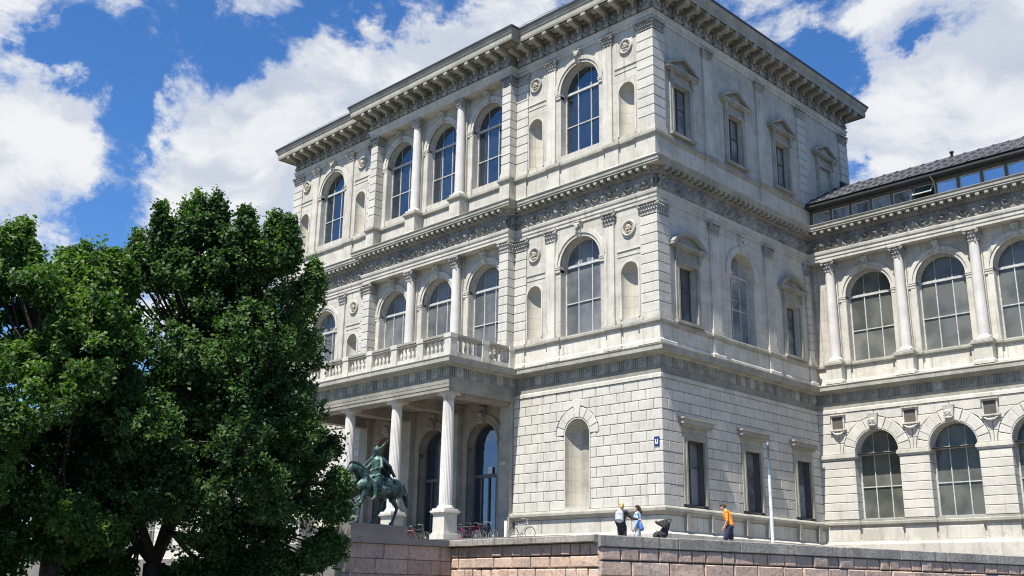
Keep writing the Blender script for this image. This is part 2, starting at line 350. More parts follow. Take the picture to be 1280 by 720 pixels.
WM = {}
def link(name, me, mat=None, parent=None, loc=(0, 0, 0), rz=0., label=None, kind=None, rot=None, scale=None):
    if isinstance(me, MB): me = me.mesh(name)
    if mat is not None and me is not None and not me.materials: me.materials.append(MT[mat] if isinstance(mat, str) else mat)
    o = bpy.data.objects.new(name, me); C.objects.link(o)
    m = Matrix.Translation(Vector(loc)) @ ((rot if rot is not None else Matrix.Rotation(rz, 4, 'Z')))
    if scale: m = m @ Matrix.Diagonal((*scale, 1))
    WM[o.name] = m
    if parent is not None:
        o.parent = parent; o.matrix_basis = WM[parent.name].inverted() @ m
    else: o.matrix_basis = m
    if label: o['label'] = label
    if kind: o['kind'] = kind
    return o
def thing(name, label, cat, loc=(0, 0, 0), rz=0., group=None, me=None, mat=None):
    o = link(name, me, mat, None, loc, rz, label); o['category'] = cat
    if group: o['group'] = group
    return o
def copy_thing(src, loc, rz, label, group=None, mats=None):
    """copy a thing with its parts and sub-parts"""
    def cp(o, par):
        c = o.copy(); C.objects.link(c)
        if par is not None: c.parent = par; c.matrix_basis = o.matrix_basis.copy()
        for ch in o.children: cp(ch, c)
        return c
    r = cp(src, None); m = Matrix.Translation(Vector(loc)) @ Matrix.Rotation(rz, 4, 'Z'); r.matrix_basis = m; WM[r.name] = m
    r['label'] = label
    if group: r['group'] = group
    return r
T_FRONT = ((0, 0, 0), 0.); D = 15.35; D2 = 21.63; XL = -34.36; XC = -10.27; XC2 = -24.09; PIT = 4.35
T_SIDE = ((0, 0, 0), R_(90)); T_WING = ((0, D, 0), 0.)
def at(T, a, b=0., z=0.):
    c, s = math.cos(T[1]), math.sin(T[1]); return (T[0][0]+c*a-s*b, T[0][1]+s*a+c*b, T[0][2]+z)
def put(name, me, mat, par, T, a=0., b=0., z=0., **k):
    return link(name, me, mat, par, at(T, a, b, z), T[1], **k)
_cache = {}
def cached(key, fn):
    if key not in _cache: _cache[key] = fn()
    return _cache[key]

# ------------------------------------------------------------------ shared carved pieces
def capital(w, d, h, round_=False):
    """corinthian capital: bell, two rows of leaves, corner scrolls, abacus. origin at bottom centre of the shaft top"""
    m = MB(); hw, hd = w/2, d/2
    if round_: m.lathe([(hw, 0), (hw*1.05, h*.4), (hw*1.25, h*.8)], n=16)
    else:
        m.box(-hw, hw, -hd, hd, 0, h*.82)
    sides = [(1, 0), (-1, 0), (0, -1)]+([(0, 1)] if round_ else [])
    def leaf(cx, cy, nx, ny, z0, lh, lw, out):
        tx, ty = -ny, nx; v = []; K = 5
        for i in range(K+1):
            t = i/K; o = out*(t**2.2); ww = lw*(1-.45*t)*(1+.2*math.sin(t*9)); z = z0+lh*(t if t < .85 else .85-(t-.85)*1.2)
            v += [(cx+nx*(.015+o)-tx*ww/2, cy+ny*(.015+o)-ty*ww/2, z), (cx+nx*(.045+o), cy+ny*(.045+o), z+.01), (cx+nx*(.015+o)+tx*ww/2, cy+ny*(.015+o)+ty*ww/2, z)]
        f = []
        for i in range(K):
            a = i*3; f += [(a, a+1, a+4, a+3), (a+1, a+2, a+5, a+4)]
        m.add(v, f)
    for nx, ny in sides:
        L = w if ny else d; per = max(2, round(L/.19))
        for row in range(2):
            for k in range(per+row):
                t = (k+.5)/per-.5 if not row else k/per-.5
                if round_ and abs(t) > .42: continue
                px = nx*hw+(-ny)*t*L*.9; py = ny*hd+nx*t*L*.9
                leaf(px, py, nx, ny, h*(.02+.3*row), h*.42, L/per*.85, .09+.05*row)
    for sx in (-1, 1):
        for sy in ((-1, 1) if round_ else (-1,)):
            m.torus((sx*(hw+.06), sy*(hd+.06), h*.72), h*.1, h*.05, 'y', 10, 5)
            m.ball((sx*(hw+.07), sy*(hd+.07), h*.72), h*.07, 6, 4)
    m.ball((0, -hd-.09, h*.86), h*.1, 6, 4)
    e = .13
    m.box(-hw-e, hw+e, -hd-e, (hd+e if round_ else hd), h*.84, h)
    return m
def column_mesh(rb, rtp, h, flute=False, base=.3):
    n = 48 if flute else 24
    m = MB(); m.box(-rb*1.4, rb*1.4, -rb*1.4, rb*1.4, 0, base*.4)
    m.lathe([(rb*1.35, base*.4), (rb*1.38, base*.55), (rb*1.15, base*.68), (rb*1.2, base*.85), (rb*1.02, base)], n=24)
    pr = []
    for i in range(9):
        t = i/8; pr.append((rb+(rtp-rb)*(t**1.6), base+(h-base)*t))
    m.lathe(pr, n=n, flute=flute, smooth=not flute); return m
def doric_cap(r):
    m = MB(); m.lathe([(r*1.0, 0), (r*1.04, .05), (r*1.0, .1), (r*1.05, .2), (r*1.35, .3)], n=24)
    m.box(-r*1.5, r*1.5, -r*1.5, r*1.5, .3, .42); m.box(-r*1.62, r*1.62, -r*1.62, r*1.62, .42, .47); return m
def head_relief(m, c, s):
    x, y, z = c
    m.ball((x, y, z), (s*.75, s*.8, s), 10, 8); m.ball((x, y-s*.75, z-s*.1), (s*.16, s*.28, s*.25), 6, 5)
    m.ball((x, y-s*.1, z+s*.4), (s*1.0, s*.75, s*.75), 9, 6)
    for k in (-1, 1):
        m.ball((x+k*s*.75, y-s*.1, z-s*.1), (s*.35, s*.5, s*.7), 7, 5); m.ball((x+k*s*.32, y-s*.65, z+s*.1), s*.13, 5, 4)
        m.tube([(x, y-s*.5, z-s*.9), (x+k*s*.8, y-s*.4, z-s*.75), (x+k*s*1.3, y-s*.2, z-s*.2)], [s*.2, s*.2, s*.08], 6)
    m.ball((x, y-s*.5, z-s*.75), (s*.5, s*.4, s*.4), 8, 5)
def keystone(w=.3, h=.8, d=.28, head=False):
    m = MB(); m.prism([(-w*.4, 0), (w*.4, 0), (w*.6, h), (-w*.6, h)], -d*.5, .1)
    if head: head_relief(m, (0, -d*.6, h*.45), h*.26)
    else:
        m.tube([(-w*.55, -d*.7, h*.78), (w*.55, -d*.7, h*.78)], d*.36, 10); m.tube([(-w*.4, -d*.55, h*.25), (w*.4, -d*.55, h*.25)], d*.22, 10)
        m.box(-w*.7, w*.7, -d*1.0, .1, h*.93, h)
        head_relief(m, (0, -d*1.0, h*.6), w*.28)
    return m
def medallion():
    m = MB(); m.torus((0, 0, 0), .40, .075, 'y', 28, 8); m.torus((0, -.01, 0), .30, .02, 'y', 24, 5); return m
def heightfield(name, a0, a1, z0, z1, fn, y=0., step=.05):
    na = max(2, int((a1-a0)/step)); nz = max(3, int((z1-z0)/step))
    A = np.linspace(a0, a1, na+1); Z = np.linspace(z0, z1, nz+1); AA, ZZ = np.meshgrid(A, Z, indexing='ij')
    H = fn(AA, ZZ); V = np.stack([AA, y-H, ZZ], -1).reshape(-1, 3)
    i, j = np.meshgrid(np.arange(na), np.arange(nz), indexing='ij'); b = (i*(nz+1)+j).ravel()
    F = np.stack([b, b+nz+1, b+nz+2, b+1], 1)
    me = bpy.data.meshes.new(name); me.from_pydata(V.tolist(), [], F.tolist()); me.update(); return me
def vn(A, Z, f, seed):
    r = np.random.default_rng(seed); G = r.random((256, 256)); x = A*f+100; z = Z*f+100
    xi = np.floor(x).astype(int); zi = np.floor(z).astype(int); fx = x-xi; fz = z-zi; fx = fx*fx*(3-2*fx); fz = fz*fz*(3-2*fz)
    g = lambda a, b: G[a % 256, b % 256]
    return (g(xi, zi)*(1-fx)+g(xi+1, zi)*fx)*(1-fz)+(g(xi, zi+1)*(1-fx)+g(xi+1, zi+1)*fx)*fz
def scroll_fn(zc, hh, pitch=1.15, seed=3):
    def fn(A, Z):
        k = np.floor(A/pitch); u = (A/pitch-k-.5)*pitch; v = (Z-zc)*np.where(k % 2 == 0, 1, -1)
        rr = np.hypot(u, v); th = np.arctan2(v, u)
        sp = np.maximum(0, np.cos(rr/hh*9.5-th*1.0))**.8*np.clip(1.25-rr/(hh*1.25), 0, 1)
        fl = np.maximum(0, np.cos(th*6))*np.exp(-(rr/(hh*.32))**2)
        fg = np.exp(-((u-pitch*.5)**2+v*v)/(.03))+np.exp(-((u+pitch*.5)**2+v*v)/(.03))
        return .01+.16*sp+.12*fl+.17*fg+.15*np.maximum(0, vn(A, Z, 7, seed)-.42)+.05*vn(A, Z, 15, seed+1)
    return fn

# ------------------------------------------------------------------ window builder
def arch_window(par, T, c, r, zb, zs, b, gmat, fmat='frame', detailed=True, mid=None):
    """frame (with bars) as the part, panes as sub-parts"""
    fw_ = .07; mid = mid or (zb+zs)/2
    def mk():
        m = MB(); m.arc_band(0, zs, r-.08, r+.02, -.06, .06); m.box(-r-.02, -r+.08, -.06, .06, zb, zs); m.box(r-.08, r+.02, -.06, .06, zb, zs); m.box(-r, r, -.075, .06, zb, zb+.1)
        for k in (-1, 1):
            x = k*r*.34; m.box(x-.028, x+.028, -.055, .05, zb+.1, zs+.25); zt = zs+math.sqrt(r*r-x*x); m.box(x-.012, x+.012, -.02, .04, zs+.25, zt)
        m.box(-r+.08, r-.08, -.09, .05, zs-.1, zs+.04); m.box(-r+.08, r-.08, -.052, .045, mid-.03, mid+.03); return m.mesh('window')
    key = ('aw', round(r, 2), round(zb, 2), round(zs, 2), fmat)
    wdw = put('window', cached(key, mk), fmat, par, T, c, b)
    def pane(x0, x1, z0, z1, top=False):
        def mk():
            m = MB()
            if top:
                p = [(x0, z0), (x1, z0)]; N = 6
                for i in range(N+1):
                    x = x1+(x0-x1)*i/N; p.append((x, zs+math.sqrt(max(0., (r-.05)**2-x*x))))
                q = [p[0]]
                for t in p[1:]:
                    if math.hypot(t[0]-q[-1][0], t[1]-q[-1][1]) > 1e-3: q.append(t)
                if math.hypot(q[-1][0]-q[0][0], q[-1][1]-q[0][1]) < 1e-3: q.pop()
                m.prism(q, 0, .015)
            else: m.box(x0, x1, 0, .015, z0, z1)
            return m.mesh('pane')
        put('pane', cached((key, gmat, x0, x1, z0, z1), mk), gmat, wdw, T, c, b+.01)
    xs = [-r+.05, -r*.34, r*.34, r-.05]
    for i in range(3):
        pane(xs[i]+.001, xs[i+1]-.001, zb+.05, mid); pane(xs[i]+.001, xs[i+1]-.001, mid, zs-.03); pane(xs[i]+.001, xs[i+1]-.001, zs-.03, 0, True)
    return wdw
def rect_window(par, T, c, hw, zb, zt, b, gmat, fmat='dframe', blind=0.):
    def mk():
        m = MB(); e = .06
        m.box(-hw, -hw+e, -.05, .05, zb, zt); m.box(hw-e, hw, -.05, .05, zb, zt); m.box(-hw, hw, -.06, .05, zb, zb+.08); m.box(-hw, hw, -.055, .05, zt-e, zt)
        m.box(-.035, .035, -.07, .05, zb+.08, zt-e); zm = zb+(zt-zb)*.6; m.box(-hw+e, hw-e, -.065, .05, zm-.03, zm+.03); return m.mesh('window')
    key = ('rw', hw, zb, zt, fmat); wdw = put('window', cached(key, mk), fmat, par, T, c, b); zm = zb+(zt-zb)*.6
    for x0, x1 in ((-hw+.03, 0), (0, hw-.03)):
        for z0, z1 in ((zb+.04, zm), (zm, zt-.03)):
            put('pane', cached((key, x0, z0, gmat), lambda: MB().box(x0, x1, 0, .015, z0, z1).mesh('pane')), gmat, wdw, T, c, b+.01)
    return wdw

# ================================================================== MAIN BLOCK
GB = 2.35
hall = thing('academy_building', 'tall three storey pale limestone palace with columned portico, arched windows and heavy bracketed cornice', 'building', (0, 0, GB))
AWT = {'f1': (13.35, 17.4), 'f2': (24.05, 28.05)}
CP = -5.27   # pavilion centre

def segs(p0, p1, brks):
    """plan path from p0 to p1 with rectangular breaks (s0,s1,off) standing out to the right"""
    p0 = Vector(p0); p1 = Vector(p1); d = (p1-p0).normalized(); n = Vector((d.y, -d.x)); out = [p0]
    for s0, s1, o in sorted(brks):
        out += [p0+d*s0, p0+d*s0+n*o, p0+d*s1+n*o, p0+d*s1]
    out.append(p1); return [tuple(p) for p in out]
# ---- lower cornice + frieze (with portico)
PX, PX2, PY = -10.09, -24.27, -5.05
lowpath = [(XL, D), (XL, 0), (PX2, 0), (PX2, PY), (PX, PY), (PX, 0), (0, 0), (0, D-.002)]
def sweep_part(name, path, prof, mat, par, kind=None, label=None):
    return link(name, MB().sweep(path, prof), mat, par, kind=kind, label=label)
for pth in ([(XL, D), (XL, 0), (PX2, 0)], [(PX, 0), (0, 0), (0, D-.002)]): sweep_part('fillet', pth, [(0, 10.27), (.1, 10.27), (.1, 10.45), (.05, 10.5), (0, 10.5)], 'trim', hall)
sweep_part('portico_architrave', [(PX2, -.01), (PX2, PY), (PX, PY), (PX, -.01)], [(-.2, 10.11), (0, 10.11), (.0, 10.3), (.03, 10.31), (.03, 10.5), (0, 10.5)], 'weath_shade', hall)  # grey stone colour stands in for the shadow of the cornice here
sweep_part('architrave', lowpath, [(0, 10.5), (.045, 10.5), (.045, 10.78), (.08, 10.8), (.08, 10.86), (0, 10.86)], 'weath_shade', hall)
sweep_part('frieze', lowpath, [(0, 10.86), (.02, 10.86), (.02, 11.42), (0, 11.42)], 'weath_shade', hall)
lowcor = [(0, 11.42), (.1, 11.42), (.16, 11.5), (.46, 11.52), (.46, 11.56), (.5, 11.58), (.5, 11.78), (.54, 11.84), (.54, 11.87), (0, 12.02)]
sweep_part('cornice', lowpath, lowcor, 'coron', hall)
# ---- triglyphs and metopes
def tri_mesh():
    m = MB()
    for k in range(3): m.box(-.2+k*.145, -.2+k*.145+.11, -.045, 0, 0, .5, .02)
    m.box(-.22, .22, -.055, 0, .5, .55); return m.mesh('triglyph')
def met_fn(kind):
    def fn(A, Z):
        r = np.hypot(A, Z-.27); th = np.arctan2(Z-.27, A); e = np.clip((.22-np.maximum(abs(A), abs(Z-.27)))/.03, 0, 1)
        if kind == 0: h = .05*np.exp(-((r-.15)/.03)**2)+.07*np.exp(-(r/.06)**2)+.025*np.maximum(0, np.cos(8*th))*(r < .14)
        elif kind == 1: h = .075*np.exp(-((A/.07)**2+((Z-.24)/.13)**2))+.06*np.exp(-(((abs(A)-.12)/.04)**2+((Z-.38)/.05)**2))+.04*np.exp(-(((abs(A)-.09)/.03)**2+((Z-.1)/.05)**2))
        else: h = .06*np.exp(-((r-.1)/.035)**2)*(1+.5*np.cos(3*th))+.05*np.exp(-((A+.08)**2+(Z-.4)**2)/.003)
        return 1.5*h*e
    return fn
TRI = tri_mesh(); MET = [heightfield('metope', -.235, .235, .0, .54, met_fn(k), 0, .032) for k in range(3)]
def trig_row(par, T, a0, a1, b, z=10.87, off=0):
    L = a1-a0; n = max(1, round(L/.93)); p = L/n
    for i in range(n):
        put('triglyph', TRI, 'weath_shade', par, T, a0+p*(i+.25), b-.022, z)
        put('metope', MET[(i*7+off) % 3], 'metst', par, T, a0+p*(i+.75), b-.024, z)
trig_row(hall, T_FRONT, PX+.1, 0, 0); trig_row(hall, T_FRONT, XL, PX2-.05, 0, off=1); trig_row(hall, T_FRONT, PX2, PX, PY, off=2)
trig_row(hall, ((PX, 0, 0), R_(90)), PY, -.05, 0, off=1); trig_row(hall, T_SIDE, 0, D-.1, 0)
# ---- mid entablature
midpath = [(XL, D), (XL, 0), (XC2, 0), (XC2, -.65), (XC, -.65), (XC, 0), (0, 0), (0, D-.002)]
marc = [(0, 19.66), (.06, 19.66), (.06, 19.84), (.10, 19.86), (.10, 20.06), (.15, 20.09), (.17, 20.2), (.17, 20.28), (.05, 20.3), (0, 20.3)]
sweep_part('architrave', midpath, marc, 'trim', hall)
mbed = [(0, 20.28), (.05, 20.28), (.05, 21.12), (.12, 21.12), (.2, 21.22), (.2, 21.28), (0, 21.28)]
sweep_part('frieze', midpath, mbed, 'relief', hall)
mcor = [(0, 21.28), (.24, 21.28), (.24, 21.5), (.66, 21.5), (.66, 21.6), (.7, 21.62), (.7, 21.76), (.76, 21.84), (.76, 21.87), (0, 22.05)]
sweep_part('cornice', midpath, mcor, 'coron', hall)
def frieze_run(par, T, a0, a1, b, seed):
    me = heightfield('carved_scroll_frieze', a0, a1, 20.32, 21.1, scroll_fn(20.71, .38, seed=seed), b-.055, .045)
    put('carved_scroll_frieze', me, 'relief', par, T, kind='stuff')
def modillions(par, T, a0, a1, b, z0=21.3, out=.62, w=.2, h=.2, pitch=.495):
    m = MB(); n = max(1, round((a1-a0)/pitch)); p = (a1-a0)/n
    for i in range(n):
        x = a0+p*(i+.5); m.prism([(x-w/2, z0), (x+w/2, z0), (x+w/2, z0+h), (x-w/2, z0+h)], b-out, b-.2)
    m2 = MB(); q = .14; k = int((a1-a0)/q)
    for i in range(k):
        x = a0+q*(i+.5); m2.box(x-.045, x+.045, b-.3, b-.1, z0-.13, z0-.03)
    put('modillion_row', m, 'cornice', par, T, kind='stuff'); put('dentil_row', m2, 'cornice', par, T, kind='stuff')
for T, a0, a1, b, sd_ in ((T_FRONT, XC+.05, 0, 0, 3), (T_FRONT, XC2, XC, -.65, 5), (T_FRONT, XL, XC2-.05, 0, 8), (T_SIDE, 0, D-.1, 0, 12), (((XC, 0, 0), R_(90)), -.65, 0, 0, 9)):
    frieze_run(hall, T, a0, a1, b, sd_); modillions(hall, T, a0, a1, b)
# ---- top entablature
toppath = [(XL, D2+.01), (XL, 0), (XC2, 0), (XC2, -.65), (XC, -.65), (XC, 0), (0, 0), (0, D2), (-3, D2)]
sweep_part('architrave', toppath, [(0, 30.3), (.08, 30.3), (.08, 30.5), (.14, 30.52), (.14, 30.72), (.2, 30.76), (.2, 30.82), (0, 30.84)], 'trim', hall)
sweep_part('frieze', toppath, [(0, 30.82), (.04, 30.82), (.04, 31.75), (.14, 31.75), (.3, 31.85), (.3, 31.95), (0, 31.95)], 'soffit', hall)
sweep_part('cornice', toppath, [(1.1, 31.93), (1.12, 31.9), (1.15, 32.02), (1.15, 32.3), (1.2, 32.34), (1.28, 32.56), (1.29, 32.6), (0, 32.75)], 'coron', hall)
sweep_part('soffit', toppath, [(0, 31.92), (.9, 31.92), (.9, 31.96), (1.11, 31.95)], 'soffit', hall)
sweep_part('gutter', [(p[0], p[1]) for p in toppath], [(1.22, 32.59), (1.33, 32.61), (1.33, 32.74), (1.2, 32.8), (.6, 32.95)], 'gutter', hall)
def console_mesh():
    m = MB(); prof = [(0, 0), (-.12, .02), (-.22, .12), (-.2, .3), (-.14, .45), (-.2, .62), (-.5, .7), (-1.0, .76), (-1.07, .84), (-1.07, 1.05), (0, 1.05)]
    n = len(prof); w_ = .15
    v = [(-w_, y, z) for y, z in prof]+[(w_, y, z) for y, z in prof]
    m.add(v, [tuple(range(n)), tuple(range(2*n-1, n-1, -1))]+[(i, i+n, (i+1) % n+n, (i+1) % n) for i in range(n)])
    m.tube([(-w_-.03, -.94, .9), (w_+.03, -.94, .9)], .12, 10); m.tube([(-w_-.03, -.15, .12), (w_+.03, -.15, .12)], .1, 10)
    m.ball((0, -.3, .55), (.1, .12, .18), 7, 5); return m.mesh('console')
def swag_fn(A, Z):
    h = .16*np.exp(-((Z-.5+.35*np.cos(A*3.4))/.09)**2)+.2*np.exp(-(A**2+(Z-.5)**2)/.02)+.2*np.maximum(0, vn(A, Z, 8, 21)-.45)+.03*vn(A, Z, 18, 4)
    return h*np.clip((.33-abs(A))/.05, 0, 1)
CONS = console_mesh(); SWAG = heightfield('relief_panel', -.34, .34, 0, .86, swag_fn, 0, .045)
def consoles(par, T, a0, a1, b):
    L = a1-a0; n = round(L/1.0); p = L/n
    for i in range(n+1):
        put('console', CONS, 'cornice', par, T, min(max(a0+p*i, a0+.2), a1-.2), b-.03, 30.88)
        if i < n and i % 1 == 0: put('rosette', cached('ros', lambda: MB().ball((0, -.62, 1.0), (.16, .2, .08), 8, 5).torus((0, -.62, 1.03), .2, .035, 'z', 12, 5).box(-.33, .33, -.95, -.9, .97, 1.04).mesh('rosette')), 'cornice', par, T, a0+p*(i+.5), b-.03, 30.88)
        if i < n: put('relief_panel', SWAG, 'relief', par, T, a0+p*(i+.5), b-.045, 30.86)
consoles(hall, T_FRONT, XC+.1, 0, 0); consoles(hall, T_FRONT, XC2, XC, -.65); consoles(hall, T_FRONT, XL, XC2-.1, 0); consoles(hall, T_SIDE, 0, D2, 0)
# ---- pedestal zones
pavb = [(0, .85, .1), (2.7, 3.5, .1), (7.0, 7.85, .1), (9.15, 10.27, .1)]
def side_breaks(end): return [x for x in [(0, 1.1, .1), (4.6, 5.5, .1), (10.2, 11.1, .1), (14.7 if end < 16 else 15.0, 15.3 if end < 16 else 16.1, .1), (20.6, 21.6, .1)] if x[1] <= end]
ctr = [(0, .8, .65), (5.04-.1, 5.04+.9-.2, .72), (9.39-.2-.1, 9.39+.6-.1, .72), (13.12, 13.82, .65)]
ctr = [(0, .72, .65), (4.32, 5.16, .72), (8.66, 9.5, .72), (13.1, 13.82, .65)]
colX = [-10.65, -15.0, -19.35, -23.7]
ctr = [(0, .75, .65), (-19.35-.45-XC2, -19.35+.45-XC2, .74), (-15.0-.45-XC2, -15.0+.45-XC2, .74), (13.07, 13.82, .65)]
pedpath1 = segs((XL, 0), (XC2, 0), [(a, b, c) for a, b, c in pavb])[:-1]+segs((XC2, 0), (XC, 0), ctr)[:-1]+segs((XC, 0), (0, 0), pavb)
sidep = segs((0, 0), (0, D-.01), side_breaks(D))
pp1 = [(XL-.1, D), (XL-.1, -.1)]+pedpath1[2:-2]+[(0.1-.1, -.1)]
def join_corner(front, side): return [p for p in front[:-2]]+[(.1, -.1)]+side[3:]
# front path ends ..., (0-1.12,0),( -1.12,-.1),(0,-.1),(0,0); side starts (0,0),(0,0),(.1,0),(.1,1.1)...
pedfull = pedpath1[:-2]+[(.1, -.1)]+sidep[3:]
sidep2 = segs((0, 0), (0, D2), side_breaks(D2+.1)); pedfull2 = pedpath1[:-2]+[(.1, -.1)]+sidep2[3:]
def pedestal(path, z0, z1, par):
    h = z1-z0
    sweep_part('pedestal_course', path, [(0, z0), (.12, z0), (.12, z0+.16), (.05, z0+.24), (.03, z0+.26), (.03, z1-.34), (.0, z1-.34)], 'trim', par)
    sweep_part('pedestal_cap', path, [(0, z1-.34), (.05, z1-.34), (.1, z1-.25), (.16, z1-.2), (.16, z1-.08), (.12, z1-.04), (.12, z1), (0, z1+.01)], 'coron', par)
pedestal(pedfull, 12.0, 13.32, hall); pedestal(pedfull2, 22.0, 23.62, hall)
# ---- walls of the storeys
def pavilion_walls(T, dx, ground_parts):
    for key, z0, z1 in (('f1', 13.3, 19.68), ('f2', 23.6, 30.35)):
        zb, zs = AWT[key]; nz = 16.1 if key == 'f1' else 26.5; m = MB()
        m.arch_wall(-7.1, -3.45, z0, z1, CP, 1.45, zb, zs, 0, .5)
        m.arch_wall(-10.27, -7.1, z0, z1, CP-3.45, .55, z0+.3, nz, 0, .02, 12); m.arch_wall(-3.45, 0, z0, z1, CP+3.45, .55, z0+.3, nz, 0, .02, 12)
        put('wall', m, 'wall', hall, T, dx)
        for k in (-1, 1):
            n = MB().niche(0, .55, z0+.3, nz, .01); put('niche', n, 'niche', hall, T, dx+CP+k*3.45)
            fr = MB().arc_band(0, nz, .55, .66, -.04, .02, N=14); fr.box(-.66, -.55, -.04, .02, z0+.3, nz); fr.box(.55, .66, -.04, .02, z0+.3, nz); put('niche_surround', fr, 'trim', hall, T, dx+CP+k*3.45)
            mz = 18.5 if key == 'f1' else 29.25
            o = put('medallion', cached('med', lambda: medallion().mesh('medallion')), 'carve', hall, T, dx+CP+k*3.45, -.05, mz)
            def bust():
                b = MB(); head_relief(b, (0, -.02, .03), .15); b.ball((0, 0, -.2), (.2, .1, .12), 9, 6); return b.mesh('bust')
            put('bust', cached('bust', bust), 'bustst', o, T, dx+CP+k*3.45, -.05, mz)
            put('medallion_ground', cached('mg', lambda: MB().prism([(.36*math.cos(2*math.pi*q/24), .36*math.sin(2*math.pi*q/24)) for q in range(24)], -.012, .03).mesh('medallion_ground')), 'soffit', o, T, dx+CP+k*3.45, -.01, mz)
            bar = MB().box(-.85, .85, -.05, 0, 0, .07).box(-.85, .85, -.03, 0, -.3, -.26); put('string_band', bar, 'trim', hall, T, dx+CP+k*3.47, 0, mz-1.2)
            # pilasters
            pil = MB().box(-.33, .33, -.12, 0, .3, 5.62 if key == 'f1' else 6.1).box(-.4, .4, -.17, 0, 0, .16).box(-.37, .37, -.15, 0, .16, .3)
            put('pilaster', pil, 'trim', hall, T, dx+CP+k*2.14, 0, z0+.02)
            ch = .74 if key == 'f1' else .62
            put('pilaster_capital', cached(('pc', ch), lambda: capital(.66, .16, ch).mesh('pilaster_capital')), 'carve', hall, T, dx+CP+k*2.14, -.06, (19.68 if key == 'f1' else 30.32)-ch)
            imp = MB().box(-.2, .2, -.1, .3, 0, .1).box(-.17, .17, -.07, .3, -.16, 0).box(-.2, .2, -.12, .3, .1, .17); put('impost', imp, 'trim', hall, T, dx+CP+k*1.62, 0, zs-.17)
        arch = MB().arc_band(0, zs, 1.45, 1.62, -.06, .1).arc_band(0, zs, 1.62, 1.85, -.12, 0); put('archivolt', arch, 'trim', hall, T, dx+CP)
        put('keystone', cached(('ks', key), lambda: keystone(.36, .85 if key == 'f1' else .8, .3).mesh('keystone')), 'trim', hall, T, dx+CP, -.03, zs+1.42)
        arch_window(hall, T, dx+CP, 1.45, zb, zs, .5, 'glass1' if key == 'f1' else 'glass2', mid=zb+(zs-zb)*.47)
pavilion_walls(T_FRONT, 0, True); pavilion_walls(T_FRONT, XL-XC, False)
# ---- quoins
def quoin_pier(x0, x1, y0, y1, z0, z1, n=None, cap=True, capw=None):
    """stack of blocks in world plan coordinates"""
    ch = .62 if z0 > 20 else .74; zt = z1-ch; n = n or round((zt-z0-.35)/.545); h = (zt-z0-.35)/n
    link('pier_base', MB().box(x0-.06, x1+.06, y0-.06, y1+.06, z0, z0+.2).box(x0-.03, x1+.03, y0-.03, y1+.03, z0+.2, z0+.35), 'trim', hall)
    link('pier_core', MB().box(x0+.04, x1-.04, y0+.04, y1-.04, z0+.3, zt), 'joint', hall)
    for i in range(n):
        a = z0+.35+h*i; key = ('qb', round(x1-x0, 2), round(y1-y0, 2), round(h, 3))
        def mk():
            g = .025; b = .03; X, Y, Z = (x1-x0)/2, (y1-y0)/2, h-g
            v = []; 
            for z, e in ((0, b), (b, 0), (Z-b, 0), (Z, b)):
                v += [(-X+e, -Y+e, z), (X-e, -Y+e, z), (X-e, Y-e, z), (-X+e, Y-e, z)]
            f = [(3, 2, 1, 0), (12, 13, 14, 15)]
            for k in range(3):
                for i_ in range(4): f.append((k*4+i_, k*4+(i_+1) % 4, k*4+4+(i_+1) % 4, k*4+4+i_))
            m = MB(); m.add(v, f); return m.mesh('quoin_block')
        link('quoin_block', cached(key, mk), 'block', hall, ((x0+x1)/2, (y0+y1)/2, a))
    # capital around the pier
    W_, Dp = x1-x0, y1-y0
    link('pier_capital', cached(('qc', round(W_, 2), round(Dp, 2), ch), lambda: capital(W_, Dp, ch, False).mesh('pier_capital')), 'carve', hall, ((x0+x1)/2, (y0+y1)/2, zt))
for z0, z1 in ((13.32, 19.66), (23.62, 30.3)):
    quoin_pier(-1.02, .1, -.1, .92, z0, z1)
    quoin_pier(XC+.02, XC+.95, -.1, .5, z0, z1)
    quoin_pier(XC-.72, XC, -.65, .3, z0, z1)
    quoin_pier(XC2, XC2+.72, -.65, .3, z0, z1)
    quoin_pier(XC2-.95, XC2-.02, -.1, .5, z0, z1)
    quoin_pier(XL-.1, XL+1.02, -.1, .92, z0, z1)
quoin_pier(-.5, .1, 15.05, 16.1, 23.62, 30.3); quoin_pier(-.8, .1, D2-1., D2+.1, 23.62, 30.3); quoin_pier(-.5, .1, D-.55, D-.02, 13.32, 19.66)
